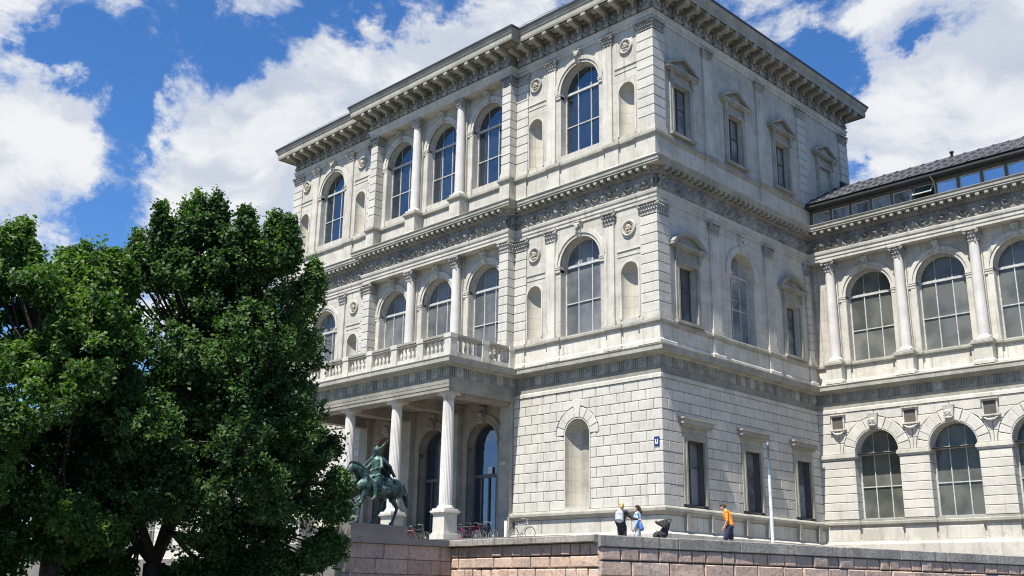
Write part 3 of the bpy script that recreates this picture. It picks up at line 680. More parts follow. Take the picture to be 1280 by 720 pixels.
# ---- arcaded bays (centre of the front, and the wings)
COLM = cached('col1', lambda: column_mesh(.31, .265, 5.64).mesh('column')); COLM2 = cached('col2', lambda: column_mesh(.31, .265, 6.1).mesh('column'))
def arcade_bay(par, T, c, b, key, gm, left, right, hw=PIT/2, window=True):
    z0, z1 = (13.3, 19.68) if key == 'f1' else (23.6, 30.35); zb, zs = AWT[key]; r = 1.42
    put('wall', MB().arch_wall(-hw, hw, z0, z1, 0, r, zb, zs, 0, .5), 'wall', par, T, c, b)
    put('archivolt', cached(('av', zs), lambda: MB().arc_band(0, zs, r, r+.17, -.06, .1).arc_band(0, zs, r+.17, r+.4, -.12, 0).mesh('archivolt')), 'trim', par, T, c, b)
    put('keystone', cached(('ks2', key), lambda: keystone(.34, z1-zs-r-.02, .34).mesh('keystone')), 'trim', par, T, c, b-.03, zs+r)
    imp = cached('imp2', lambda: MB().box(-.36, .36, -.1, .3, 0, .1).box(-.33, .33, -.07, .3, -.16, 0).box(-.36, .36, -.12, .3, .1, .17).mesh('impost'))
    jamb = cached(('jb', key), lambda: MB().box(-.15, .15, -.05, 0, 0, zs-z0-.17).box(-.19, .19, -.09, 0, 0, .22).mesh('jamb_pilaster'))
    for k in (-1, 1): put('impost', imp, 'trim', par, T, c+k*(r+.36), b, zs-.17); put('jamb_pilaster', jamb, 'trim', par, T, c+k*(r+.16), b, z0+.02)
    if window: arch_window(par, T, c, r, zb, zs, b+.5, gm, mid=zb+(zs-zb)*.47)
def arcade_column(par, T, c, b, key):
    ch = .74 if key == 'f1' else .62; h = (19.68 if key == 'f1' else 30.32)-13.32 if key == 'f1' else 30.32-23.62; z0 = 13.32 if key == 'f1' else 23.62
    me = COLM if key == 'f1' else COLM2
    o = put('column', me, 'column', par, T, c, b, z0)
    put('capital', cached(('rc', ch), lambda: capital(.54, .54, ch, True).mesh('capital')), 'carve', o, T, c, b, z0+(5.6 if key == 'f1' else 6.06))
    put('column_backing', cached(('cb', key), lambda: MB().box(-.3, .3, 0, .5, 0, (5.6 if key == 'f1' else 6.06)+ch).mesh('column_backing')), 'trim', par, T, c, b+.22, z0)
for key in ('f1', 'f2'):
    for i in range(3): arcade_bay(hall, T_FRONT, -12.825-PIT*i, .0, key, 'glass1' if key == 'f1' else 'glass2', 1, 1)
    for x in (-15.0, -19.35): arcade_column(hall, T_FRONT, x, -.38, key)
for z in (19.67, 30.31): link('entablature_soffit', MB().box(XC2+.01, XC-.01, -.64, .02, z, z+.4), 'trim', hall)
# ---- side facade
def side_windows():
    m = MB()
    for c, w0, w1 in ((2.5, 0, 5.05), (13.1, 10.6, D)): m.rect_wall(w0, w1, 13.3, 19.68, c-.78, c+.78, 13.45, 16.55, 0, .45)
    m.arch_wall(5.05, 10.6, 13.3, 19.68, 7.8, 1.22, 13.35, 17.3, 0, .5)
    put('wall', m, 'wall', hall, T_SIDE)
    m = MB()
    for c, w0, w1 in ((2.45, 0, 5.05), (7.75, 5.05, 10.3), (12.95, 10.3, 15.6), (18.35, 15.6, D2)): m.rect_wall(w0, w1, 23.6, 30.35, c-.74, c+.74, 24.0, 27.0, 0, .4)
    put('wall', m, 'wall', hall, T_SIDE)
    def hood(seg, hw):
        q = MB(); q.box(-hw, hw, -.34, 0, 0, .14); q.box(-hw+.06, hw-.06, -.26, 0, -.1, 0)
        if seg:
            R = 1.85; ang = math.asin(hw/R); N = 12
            for r0, r1, y in ((R-.16, R, -.36), (R-.26, R-.16, -.28)):
                q.arc_band(0, .14-R*math.cos(ang)+.02, r0, r1, y, 0, math.pi/2-ang, math.pi/2+ang, N)
            pl = [(-hw+.1, .14), (hw-.1, .14)]+[((R-.2)*math.sin(ang*(1-2*i/10)*.96), .16-R*math.cos(ang)+(R-.2)*math.cos(ang*(1-2*i/10)*.96)) for i in range(11)]
            q.prism(pl, -.1, 0)
        else:
            H = 1.0
            for s in (-1, 1):
                pl = [(0, H), (0, H-.2), (s*(hw-.02), .12), (s*hw, .26)]
                if s > 0: pl = pl[::-1]
                q.prism(pl, -.36 if s > 0 else -.362, 0)
            q.prism([(-hw+.1, .13), (hw-.1, .13), (0, H-.12)], -.1, 0); q.prism([(-.6, .3), (.6, .3), (0, H-.32)], -.15, -.1)
        return q
    def surround(par, c, hw, zb, zt, fr, hoodz, seg, hhw):
        q = MB(); e = .3
        q.box(c-hw-e, c-hw, -.1, 0, zb-.05, zt+e); q.box(c+hw, c+hw+e, -.1, 0, zb-.05, zt+e); q.box(c-hw, c+hw, -.1, 0, zt, zt+e)
        q.box(c-hw-.14, c-hw, -.13, -.1, zb, zt+.14); q.box(c+hw, c+hw+.14, -.13, -.1, zb, zt+.14); q.box(c-hw, c+hw, -.13, -.1, zt, zt+.14)
        q.box(c-hw-e+.03, c+hw+e-.03, -.05, 0, zt+e, hoodz-.1); q.box(c-hw-.4, c+hw+.4, -.25, 0, zb-.2, zb-.05)
        for k in (-1, 1): q.prism([(c+k*(hw+e-.05)-.09, hoodz-.65), (c+k*(hw+e-.05)+.09, hoodz-.65), (c+k*(hw+e-.05)+.11, hoodz-.1), (c+k*(hw+e-.05)-.11, hoodz-.1)], -.22, 0)
        put('window_surround', q, 'cornice', par, T_SIDE)
        put('window_hood', cached(('hood', seg, hhw), lambda: hood(seg, hhw).mesh('window_hood')), 'cornice', par, T_SIDE, c, 0, hoodz)
    for c in (2.5, 13.1):
        surround(hall, c, .78, 13.5, 16.55, .3, 17.45, True, 1.5); rect_window(hall, T_SIDE, c, .78, 13.45, 16.55, .4, 'glasss')
    arch_window(hall, T_SIDE, 7.8, 1.22, 13.35, 17.3, .5, 'glasss')
    av = MB().arc_band(7.8, 17.3, 1.22, 1.6, -.1, 0)
    for k in (-1, 1): av.box(7.8+k*1.42-.24, 7.8+k*1.42+.24, -.13, .1, 17.05, 17.3)
    put('archivolt', av, 'trim', hall, T_SIDE); put('keystone', cached('ks3', lambda: keystone(.36, 1.0, .3).mesh('keystone')), 'trim', hall, T_SIDE, 7.8, -.03, 18.55)
    for i, c in enumerate((2.45, 7.75, 12.95, 18.35)):
        surround(hall, c, .74, 24.02, 27.0, .3, 27.75, False, 1.45)
        if i < 3: rect_window(hall, T_SIDE, c, .74, 24.0, 27.0, .3, 'glasss')
        else: put('blind_panel', MB().box(c-.74, c+.74, .1, .3, 24.0, 27.0), 'niche', hall, T_SIDE)
    for a in (5.05, 10.62):
        for z0, z1, ch in ((13.32, 19.68, .74), (23.62, 30.32, .62)):
            put('pilaster', MB().box(-.4, .4, -.12, 0, .3, z1-z0-ch).box(-.47, .47, -.17, 0, 0, .16).box(-.43, .43, -.15, 0, .16, .3), 'trim', hall, T_SIDE, a, 0, z0)
            put('pilaster_capital', cached(('sc', ch), lambda: capital(.8, .16, ch).mesh('pilaster_capital')), 'carve', hall, T_SIDE, a, -.06, z1-ch)
    # ground floor windows
    for c in (2.65, 7.9, 13.2):
        q = MB(); hw = .75; zb, zt = 4.18, 7.35; e = .3
        q.box(c-hw-e, c-hw, -.1, 0, zb, zt+e); q.box(c+hw, c+hw+e, -.1, 0, zb, zt+e); q.box(c-hw, c+hw, -.1, 0, zt, zt+e); q.box(c-hw-.12, c-hw, -.14, -.1, zb, zt+.12); q.box(c+hw, c+hw+.12, -.14, -.1, zb, zt+.12); q.box(c-hw, c+hw, -.14, -.1, zt, zt+.12)
        q.box(c-hw-e, c+hw+e, -.06, 0, zt+e, 8.05)
        put('window_surround', q, 'cornice', hall, T_SIDE)
        put('window_hood', cached('ghood', lambda: MB().box(-1.2, 1.2, -.22, 0, 8.0, 8.12).box(-1.33, 1.33, -.36, 0, 8.12, 8.34).box(-1.4, 1.4, -.42, 0, 8.34, 8.44).mesh('window_hood')), 'cornice', hall, T_SIDE, c)
        rect_window(hall, T_SIDE, c, .75, 4.18, 7.35, .35, 'glasss')
        for k in (-1, 1):
            put('sill_bracket', cached('sb', lambda: MB().prism([(-.12, 2.9), (.12, 2.9), (.12, 3.75), (-.12, 3.75)], -.25, 0).mesh('sill_bracket')), 'cornice', hall, T_SIDE, c+k*1.05, -.05)
side_windows()
# ---- ground storey: backing wall, rusticated blocks, plinth
NC = -5.5
g = MB(); g.arch_wall(XC, 0, GB-1.5, 10.3, NC, .85, 4.03, 7.9, .05, .02, 14); put('rustic_backing', g, 'joint', hall, T_FRONT); put('niche', MB().niche(NC, .85, 4.05, 7.9, .0), 'niche', hall, T_FRONT)
put('niche_reveal', MB().arc_band(NC, 7.9, .85, .9, -.045, .08).box(NC-.9, NC-.85, -.045, .08, 4.04, 7.9).box(NC+.85, NC+.9, -.045, .08, 4.04, 7.9).box(NC-.86, NC+.86, -.1, .9, 4.0, 4.16), 'block', hall, T_FRONT)
g = MB()
for c, w0, w1 in ((2.65, 0.001, 5.2), (7.9, 5.2, 10.5), (13.2, 10.5, D)): g.rect_wall(w0, w1, 3.9, 10.3, c-.75, c+.75, 4.18, 7.35, .05, .4)
put('rustic_backing', g, 'joint', hall, T_SIDE)
NR = 12
ZG = [4.02+i*(10.27-4.02)/NR for i in range(NR+1)]
def block_row(a0, a1, z0, z1, offset, holes, circ=None, bw=.93):
    """returns list of polygons (x,z) for a course; holes = (h0,h1,zb,zt); circ=(c,zs,R,zb)"""
    spans = [(a0, a1, 0, 0)]
    zm = (z0+z1)/2
    for h0, h1, zb, zt in holes:
        if zb < zm < zt:
            ns = []
            for s in spans:
                if h0 > s[0] and h1 < s[1]: ns += [(s[0], h0, 0, 0), (h1, s[1], 0, 0)]
                else: ns.append(s)
            spans = ns
    if circ:
        c, zs, R, zb = circ
        def hwid(z): return (.9 if z < zs-.01 else math.sqrt(max(0., R*R-(z-zs)**2)))
        if z1 <= zs+.01: spans = [(a0, c-.9, 0, 0), (c+.9, a1, 0, 0)]
        elif z0 < zs+R: spans = [(a0, c, 0, 1), (c, a1, 1, 0)]
    out = []
    for s0, s1, lc, rc in spans:
        xs = [s0]; x = math.floor(s0/bw)*bw+offset*bw
        while x < s1-.3:
            if x > s0+.3: xs.append(x)
            x += bw
        xs.append(s1)
        for i in range(len(xs)-1):
            p0, p1 = xs[i], xs[i+1]
            if circ and (lc or rc):
                c, zs, R, zb = circ; K = 4; zz = [z0+(z1-z0)*k/K for k in range(K+1)]
                if rc:
                    R_e = [(min(p1, c-hwid(z)-.01), z) for z in zz]
                    if R_e[0][0] <= p0+.05 and R_e[-1][0] <= p0+.05: continue
                    R_e = [(max(a, p0+.02), z) for a, z in R_e]
                    out.append([(p0, z0)]+R_e+[(p0, z1)]); continue
                else:
                    L_e = [(max(p0, c+hwid(z)+.01), z) for z in zz]
                    if L_e[0][0] >= p1-.05 and L_e[-1][0] >= p1-.05: continue
                    L_e = [(min(a, p1-.02), z) for a, z in L_e]
                    out.append([(p1, z1), *L_e[::-1], (p1, z0)][::1] and ([L_e[0], (p1, z0), (p1, z1)]+L_e[::-1][:-1])); continue
            out.append([(p0, z0), (p1, z0), (p1, z1), (p0, z1)])
    return out
def block_mesh(poly, g=.012, proud=.05, bev=.026, m=None):
    cx = sum(p[0] for p in poly)/len(poly); cz = sum(p[1] for p in poly)/len(poly)
    def inset(d):
        out = []
        for x, z in poly:
            out.append((x-math.copysign(min(d, abs(x-cx)*.5), x-cx), z-math.copysign(min(d, abs(z-cz)*.5), z-cz)))
        return out
    A = inset(g); B = inset(g+bev); n = len(poly); m = m or MB(); pr = proud+random.uniform(-.008, .008)
    v = [(x, .05, z) for x, z in A]+[(x, -pr+bev, z) for x, z in A]+[(x, -pr, z) for x, z in B]
    f = [(i+n*k, (i+1) % n+n*k, (i+1) % n+n*(k+1), i+n*(k+1)) for k in (0, 1) for i in range(n)]+[tuple(range(2*n, 3*n))]
    m.add(v, f); return m
for r_i in range(NR):
    z0, z1 = ZG[r_i], ZG[r_i+1]
    for poly in block_row(XC+.05, .055, z0, z1, .5*(r_i % 2), [], (NC, 7.9, 1.5, 4.3)): put('stone_block', block_mesh(poly), 'block', hall, T_FRONT)
    hs_ = [(c-1.05, c+1.05, 4.1, 8.4) for c in (2.65, 7.9, 13.2)]
    for poly in block_row(-.055, D-.02, z0, z1, .5*(r_i % 2), hs_, None): put('stone_block', block_mesh(poly), 'block', hall, T_SIDE)
lb = MB(); ofs = XL-XC
for r_i in range(NR):
    for poly in block_row(XL, PX2+.05, ZG[r_i], ZG[r_i+1], .5*(r_i % 2), []): block_mesh(poly, m=lb)
put('rustic_block_face', lb, 'block', hall, T_FRONT, kind='stuff')
put('rustic_backing', MB().quad((XL, .05, 1), (PX2+.2, .05, 1), (PX2+.2, .05, 10.3), (XL, .05, 10.3)), 'joint', hall, T_FRONT)
for k in range(9):
    a0 = math.pi*k/9; a1 = math.pi*(k+1)/9; R1 = 1.5 if k != 4 else 1.85
    def ring(a, r, d): return (NC+r*math.cos(a+d), 7.9+r*math.sin(a+d))
    N = 4; poly = [ring(a0+(a1-a0)*i/N, 1.48 if k != 4 else 1.9, 0) for i in range(N+1)]+[ring(a1+(a0-a1)*i/N, .9, 0) for i in range(N+1)]
    put('voussoir', block_mesh(poly, .019, .075), 'block', hall, T_FRONT)
basepath = [(XL, D), (XL, 0), (PX2, 0), (PX2+.3, 0)]
for path in ([(XL, D), (XL, 0), (PX2+.6, 0)], [(PX-.2, 0), (0, 0), (0, D-.002)]):
    sweep_part('base_ledge', path, [(0, 3.55), (.08, 3.6), (.2, 3.72), (.3, 3.78), (.3, 3.9), (.26, 3.96), (.06, 4.03), (0, 4.03)], 'coron', hall)
    sweep_part('plinth', path, [(0, 1.2), (.32, 1.2), (.32, 2.7), (.2, 2.8), (.12, 2.85), (.0, 2.85)], 'trim', hall)
def panel_row(T, a0, a1, pitch):
    n = round((a1-a0)/pitch); p = (a1-a0)/n
    for i in range(n): put('base_panel', cached(('bpnl', round(p, 3)), lambda: MB().box(.015, p-.015, -.09, .0, 2.84, 3.57, .015).mesh('base_panel')), 'trim', hall, T, a0+p*i)
panel_row(T_FRONT, XC+.3, 0.09, 2.0); panel_row(T_SIDE, 0, D-.05, 2.55); panel_row(T_FRONT, XL, PX2, 2.0)
put('base_backing', MB().quad((XC, .0, 1), (0, .0, 1), (0, 0, 4), (XC, 0, 4)).quad((XL, .0, 1), (PX2+.5, .0, 1), (PX2+.5, 0, 4), (XL, 0, 4)), 'joint', hall, T_FRONT); put('base_backing', MB().quad((0.01, .0, 1), (D, .0, 1), (D, 0, 4), (0.01, 0, 4)), 'joint', hall, T_SIDE)
# core, roof, hidden sides
link('body_shell', MB().quad((XL, D2, 1), (XL, 0, 1), (XL, 0, 32.2), (XL, D2, 32.2)).quad((0, D2, 12), (XL, D2, 12), (XL, D2, 32), (0, D2, 32)).quad((0, D, 10), (0, D2, 10), (0, D2, 23.6), (0, D, 23.6)).box(XL+.6, -.7, .75, D2-.1, 1, 32.2), 'cornice', hall)
rf = MB(); e = .75
rf.add([(XL-e, -e, 32.9), (e, -e, 32.9), (e, D2+e, 32.9), (XL-e, D2+e, 32.9), (XL+8, 8, 34.6), (-8, 8, 34.6), (-8, D2-8, 34.6), (XL+8, D2-8, 34.6)], [(0, 1, 5, 4), (1, 2, 6, 5), (2, 3, 7, 6), (3, 0, 4, 7), (4, 5, 6, 7)])
link('roof', rf, 'slate', hall)
rail = MB()
for x in np.arange(XL, 0, 1.35): rail.tube([(x, -1.0, 32.85), (x, -1.0, 33.12)], .012, 5)
rail.tube([(XL, -1.0, 33.1), (0.9, -1.0, 33.1)], .012, 5)
for y in np.arange(-1, D2, 1.35): rail.tube([(.95, y, 32.85), (.95, y, 33.05)], .012, 5)
link('snow_guard', rail, 'gutter', hall)
link('house_number_plate', MB().box(-.16, .16, -.03, 0, -.23, .23, .01), plain('blue_enamel', (.015, .03, .16), .3), hall, (-.28, -.07, 7.1))
num = MB().box(-.08, -.04, -.01, 0, -.1, .1).box(.04, .08, -.01, 0, -.1, .1).box(-.08, .08, -.012, 0, -.12, -.07)
link('numeral', num, plain('white_enamel', (.8, .8, .8), .3), bpy.data.objects['house_number_plate'], (-.28, -.102, 7.1))
# ---- portico
PFZ = GB
for x in colX:
    y = -4.53
    ped = link('column_pedestal', cached('cped', lambda: MB().box(-.55, .55, -.55, .55, 0, .3).box(-.5, .5, -.5, .5, .3, .38).box(-.44, .44, -.44, .44, .38, 1.32).box(-.5, .5, -.5, .5, 1.32, 1.4).box(-.56, .56, -.56, .56, 1.4, 1.5).mesh('column_pedestal')), 'trim', hall, (x, y, PFZ+.05))
    o = link('column', cached('dcol', lambda: column_mesh(.345, .29, 5.74, True, .28).mesh('column')), 'column', hall, (x, y, PFZ+1.55))
    link('capital', cached('dcap', lambda: doric_cap(.29).mesh('capital')), 'trim', o, (x, y, 9.645))
# beams behind the entablature, ceiling and soffits
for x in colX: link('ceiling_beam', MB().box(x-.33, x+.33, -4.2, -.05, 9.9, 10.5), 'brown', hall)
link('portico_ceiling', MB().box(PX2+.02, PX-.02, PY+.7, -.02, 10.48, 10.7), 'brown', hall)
link('portico_lintel', MB().box(PX2+.012, PX-.012, PY+.012, PY+1.0, 10.115, 10.9).box(PX2+.02, PX2+.8, PY+.9, -.01, 10.12, 10.9).box(PX-.8, PX-.02, PY+.9, -.01, 10.12, 10.9), 'weath_shade', hall)
link('balcony_floor', MB().box(PX2, PX, PY, .01, 11.6, 12.03), 'coping', hall)
# back wall with three door arches
for i in range(3):
    c = -12.825-PIT*i
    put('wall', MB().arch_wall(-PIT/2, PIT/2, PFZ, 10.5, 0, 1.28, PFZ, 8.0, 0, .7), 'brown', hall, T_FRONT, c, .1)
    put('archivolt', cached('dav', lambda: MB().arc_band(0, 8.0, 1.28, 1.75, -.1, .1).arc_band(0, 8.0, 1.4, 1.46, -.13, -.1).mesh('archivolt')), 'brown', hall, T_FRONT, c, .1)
    put('keystone', cached('dks', lambda: keystone(.5, .95, .4, True).mesh('keystone')), 'weath_shade', hall, T_FRONT, c, .05, 9.2)
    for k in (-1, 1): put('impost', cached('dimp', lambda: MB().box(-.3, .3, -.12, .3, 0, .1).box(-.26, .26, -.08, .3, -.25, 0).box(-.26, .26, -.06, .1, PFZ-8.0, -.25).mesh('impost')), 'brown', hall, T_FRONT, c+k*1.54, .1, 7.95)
    def door():
        m = MB(); m.arc_band(0, 8.0, 1.2, 1.3, -.06, .06); m.box(-1.3, -1.18, -.06, .06, PFZ, 8.0); m.box(1.18, 1.3, -.06, .06, PFZ, 8.0); m.box(-1.2, 1.2, -.1, .06, 6.2, 6.38)
        for x in (-.62, 0, .62): m.box(x-.05, x+.05, -.07, .06, PFZ, 6.2)
        m.box(-1.2, 1.2, -.06, .06, PFZ, PFZ+.25); return m.mesh('door')
    d = put('door', cached('door', door), 'dframe', hall, T_FRONT, c, .7)
    for x0, x1 in ((-1.18, -.6), (-.6, 0), (0, .6), (.6, 1.18)): put('pane', cached(('dp', x0), lambda: MB().box(x0, x1, 0, .015, PFZ+.2, 6.25).mesh('pane')), 'glassd', d, T_FRONT, c, .71)
    def topg():
        p = [(-1.22, 6.3), (1.22, 6.3)]+[(1.22*math.cos(math.pi*k/14), 8.0+1.22*math.sin(math.pi*k/14)) for k in range(15)]; return MB().prism(p, 0, .015).mesh('pane')
    put('pane', cached('dpt', topg), 'glassd', d, T_FRONT, c, .71)
    link('door_notice', MB().box(-.18, .18, -.01, 0, -.22, .22), plain('paper%d' % i, (.6, .6, .58), .7), d, (c+.12, .62, 6.55)) if i == 0 else None
for x in colX: put('back_pilaster', cached('bpil', lambda: MB().box(-.42, .42, -.28, .12, 1.5, 7.7).box(-.5, .5, -.36, .12, 0, 1.5).box(-.48, .48, -.34, .12, 7.7, 7.78).box(-.5, .5, -.38, .12, 7.9, 8.1).box(-.45, .45, -.31, .12, 7.78, 7.9).box(-.45, .45, -.3, .12, 1.5, 1.75).mesh('back_pilaster')), 'cornice', hall, T_FRONT, x, 0, PFZ)
link('door_plaque', MB().box(-.2, .2, -.03, 0, -.09, .09), 'trim', hall, (-10.72, -.3, 6.75))
# ---- balcony balustrade
def baluster_mesh():
    m = MB(); m.box(-.09, .09, -.09, .09, 0, .06); m.lathe([(.06, .06), (.05, .1), (.085, .2), (.095, .28), (.07, .42), (.045, .56), (.05, .62), (.075, .66), (.05, .7)], n=12); m.box(-.085, .085, -.085, .085, .7, .76); return m.mesh('baluster')
BAL = baluster_mesh()
bz = 12.02; ye = PY+.22; xe, xw = PX-.22, PX2+.22
link('balustrade_base', MB().box(xw-.2, xe+.2, ye-.2, ye+.2, bz, bz+.24).box(xe-.2, xe+.2, ye+.2, -.1, bz, bz+.24).box(xw-.2, xw+.2, ye+.2, -.1, bz, bz+.24), 'trim', hall)
link('balustrade_rail', MB().box(xw-.19, xe+.19, ye-.19, ye+.19, bz+1.0, bz+1.1).box(xw-.23, xe+.23, ye-.23, ye+.23, bz+1.1, bz+1.22).box(xe-.19, xe+.19, ye+.19, -.1, bz+1.0, bz+1.1).box(xe-.23, xe+.23, ye+.23, -.1, bz+1.101, bz+1.221).box(xw-.23, xw+.23, ye+.23, -.1, bz+1.0, bz+1.219), 'coron', hall)
n_p = 7; xs = [xe-(xe-xw)*i/(n_p-1) for i in range(n_p)]
for i, x in enumerate(xs):
    link('balcony_pier', cached('bpier', lambda: MB().box(-.25, .25, -.22, .22, .24, 1.0).box(-.28, .28, -.26, .26, .0, .24).box(-.28, .28, -.26, .26, 1.0, 1.24).mesh('balcony_pier')), 'trim', hall, (x, ye, bz))
    if i < n_p-1:
        for k in range(5): link('baluster', BAL, 'trim', hall, (x+(xs[i+1]-x)*(k+1.35)/6.7, ye, bz+.24))
for y in (-2.45, -.35):
    for x in (xe, xw): link('balcony_pier', _cache['bpier'], 'trim', hall, (x, y, bz))
for k in range(5):
    for y0 in (ye, -2.45): link('baluster', BAL, 'trim', hall, (xe, y0+2.2*(k+1.1)/6.2, bz+.24))

# ================================================================== WINGS
def wing(name, label, x0, x1, xc0, full=True):
    W = thing(name, label, 'building', (x0, D, GB)); T = T_WING
    xs = []; x = xc0
    while x < x1-1: xs.append(x); x += PIT
    path = [(x0+(.0 if full else 0), D), (x1, D)]
    bay = [x+PIT/2 for x in xs if x+PIT/2+1.5 < x1]
    sweep_part('fillet', path, [(0, 10.27), (.1, 10.27), (.1, 10.45), (.05, 10.5), (0, 10.5)], 'trim', W)
    sweep_part('architrave', path, [(0, 10.5), (.045, 10.5), (.045, 10.78), (.08, 10.8), (.08, 10.86), (0, 10.86)], 'weath_shade', W)
    sweep_part('frieze', path, [(0, 10.86), (.02, 10.86), (.02, 11.42), (0, 11.42)], 'weath_shade', W); sweep_part('cornice', path, lowcor, 'coron', W)
    sweep_part('architrave', path, marc, 'trim', W); sweep_part('frieze', path, mbed, 'relief', W); sweep_part('cornice', path, mcor, 'coron', W)
    if full: trig_row(W, T, x0+.1, x1, 0)
    frieze_run(W, T, x0+.05, x1, 0, 31 if full else 37); modillions(W, T, x0+.7, x1, 0)
    sweep_part('fillet', [(x0, D), (x1, D)], [(-.62, 19.66), (.0, 19.66), (.0, 19.7)], 'trim', W)
    # upper storey pedestal zone
    pp = segs((x0, D+.5), (x1, D+.5), [(a-x0-.45, a-x0+.45, .62) for a in xs if a-.45 > x0 and a+.45 < x1]+[(a-x0+k*1.6-.2, a-x0+k*1.6+.2, .12) for a in bay for k in (-1, 1)])
    pedestal(pp, 12.0, 13.32, W)
    link('shelf', MB().box(x0, x1, D, D+.6, 11.9, 12.01), 'cornice', W)
    for c in bay:
        arcade_bay(W, T, c, .6, 'f1', 'glassw' if full else 'glassw', 1, 1)
    for a in xs:
        if a+.6 < x1: arcade_column(W, T, a, .22, 'f1')
    for wa, wb in ((x0, bay[0]-PIT/2), (bay[-1]+PIT/2, x1)):
        if wb-wa > .05: link('wall', MB().quad((wa, D+.6, 13.3), (wb, D+.6, 13.3), (wb, D+.6, 19.7), (wa, D+.6, 19.7)), 'wall', W)
    # ground storey
    sweep_part('plinth', path, [(0, 1.2), (.3, 1.2), (.3, 2.75), (.26, 2.85), (.14, 2.9), (.14, 3.0), (0, 3.0)], 'trim', W)
    sweep_part('base_ledge', segs((x0, D), (x1, D), [(max(.02, a-x0-.86), a-x0+.86, .12) for a in xs if a+.86 < x1]), [(0, 3.75), (.05, 3.75), (.12, 3.85), (.12, 3.98), (.08, 4.02), (.08, 4.12), (0, 4.13)], 'coron', W)
    link('wall', MB().quad((x0, D+.02, 2.9), (x1, D+.02, 2.9), (x1, D+.02, 4.1), (x0, D+.02, 4.1)), 'wall', W)
    rg = 1.32; zs = 7.85; nC = 7; hC = (7.5-4.15)/nC
    for a in xs:
        if a+.9 > x1: continue
        l = a-.855 if a-.855 > x0+1 else x0+.02; r = a+.855
        link('pier_pedestal', MB().box(l, r, D-.1, D+.1, 2.95, 3.76, .02), 'trim', W)
        link('pier_core', MB().box(l+.05, r-.05, D-.04, D+.7, 4.1, 7.5), 'joint', W)
        for i in range(nC):
            zc = 4.14+hC*i
            link('pier_block', cached(('pb', round(r-l, 2)), lambda: MB().box(0.012, r-l-.012, -.1, .68, .012, hC-.012, .025).mesh('pier_block')), 'block', W, (l, D, zc))
        link('impost', MB().box(l-.05, r+.05, D-.13, D+.66, 7.5, 7.62).box(l-.1, r+.1, D-.2, D+.66, 7.62, 7.78).box(l-.06, r+.06, D-.16, D+.66, 7.78, 7.86), 'trim', W)
    for c in bay:
        link('arch_backing', MB().arch_wall(c-PIT/2, c+PIT/2, 7.8, 10.3, c, rg, 7.8, zs, D, .6), 'joint', W)
        link('arch_soffit', MB().arc_band(c, zs, rg-.02, rg+.1, D-.05, D+.62), 'block', W)
        nV = 13
        for k in range(nV):
            if not full and k % 2: pass
            a0 = math.pi*k/nV; a1 = math.pi*(k+1)/nV; N = 3; Ro = 2.0
            if k == nV//2: continue
            poly = [(c+Ro*math.cos(a0+(a1-a0)*i/N), zs+Ro*math.sin(a0+(a1-a0)*i/N)) for i in range(N+1)]+[(c+rg*math.cos(a1+(a0-a1)*i/N), zs+rg*math.sin(a1+(a0-a1)*i/N)) for i in range(N+1)]
            link('voussoir', block_mesh(poly, .019, .08), 'block', W, (0, D, 0))
        put('keystone', cached('wks', lambda: keystone(.5, .95, .34, True).mesh('keystone')), 'carve', W, T, c, -.06, zs+rg-.1)
        arch_window(W, T, c, rg, 4.12, zs, .6, 'glass0', mid=5.95)
        put('sill_panel', cached('sp', lambda: MB().box(-1.2, 1.2, -.06, .05, 3.0, 3.65, .02).mesh('sill_panel')), 'trim', W, T, c)
    # spandrel blocks between arches, and plaques
    for r_i in range(4):
        z0 = 7.86+r_i*.6025; z1 = z0+.6025
        for a in xs:
            if a+2.2 > x1+.1: continue
            L = max(a-PIT/2, x0+.02); R = a+PIT/2
            def edge(cx, z): 
                return math.sqrt(max(0., 2.01**2-(z-zs)**2))
            zz = [z0+(z1-z0)*k/4 for k in range(5)]
            Rr = [(R-edge(R, z), z) for z in zz]
            Ll = [(max(L, L+edge(L, z) if a-PIT/2 > x0 else L), z) for z in zz]
            mid = a
            if Rr[-1][0]-mid > .08: link('stone_block', block_mesh([(mid, z0)]+[(max(mid+.05, q[0]), q[1]) for q in Rr]+[(mid, z1)], .012), 'block', W, (0, D, 0))
            if mid-Ll[-1][0] > .08: link('stone_block', block_mesh([(min(mid-.05, Ll[0][0]), z0), (mid, z0), (mid, z1)]+[(min(mid-.05, q[0]), q[1]) for q in Ll[::-1][:-1]], .012), 'block', W, (0, D, 0))
    def plaque():
        m = MB(); m.box(-.42, .42, -.16, 0, .36, .44); m.box(-.48, .48, -.22, 0, .44, .5); m.box(-.4, -.33, -.12, 0, -.36, .36); m.box(.33, .4, -.12, 0, -.36, .36); m.box(-.5, .5, -.16, 0, -.44, -.36)
        m.tube([(-.36, -.1, -.5), (-.2, -.13, -.62), (0, -.14, -.66), (.2, -.13, -.62), (.36, -.1, -.5)], [.03, .06, .09, .06, .03], 7); return m.mesh('plaque')
    for a in xs:
        if a+.6 > x1: continue
        p = put('plaque', cached('plq', plaque), 'trim', W, T, a, -.06, 9.65)
        put('inscription_panel', cached('ipn', lambda: MB().box(-.33, .33, -.075, 0, -.36, .36).mesh('inscription_panel')), 'plaq', p, T, a, -.06, 9.65)
    link('body_shell', MB().box(x0, x1, D+1.2, D+6, 1, 22), 'cornice', W)
    # clerestory and roof
    zc = 22.02; yb = D+.5; n = int((x1-x0)/1.3)
    link('clerestory_wall', MB().box(x0, x1, yb+.06, yb+.2, zc, 23.3).box(x0, x1, yb-.03, yb+.06, zc, zc+.28).box(x0, x1, yb-.03, yb+.06, 23.05, 23.32), 'dframe', W)
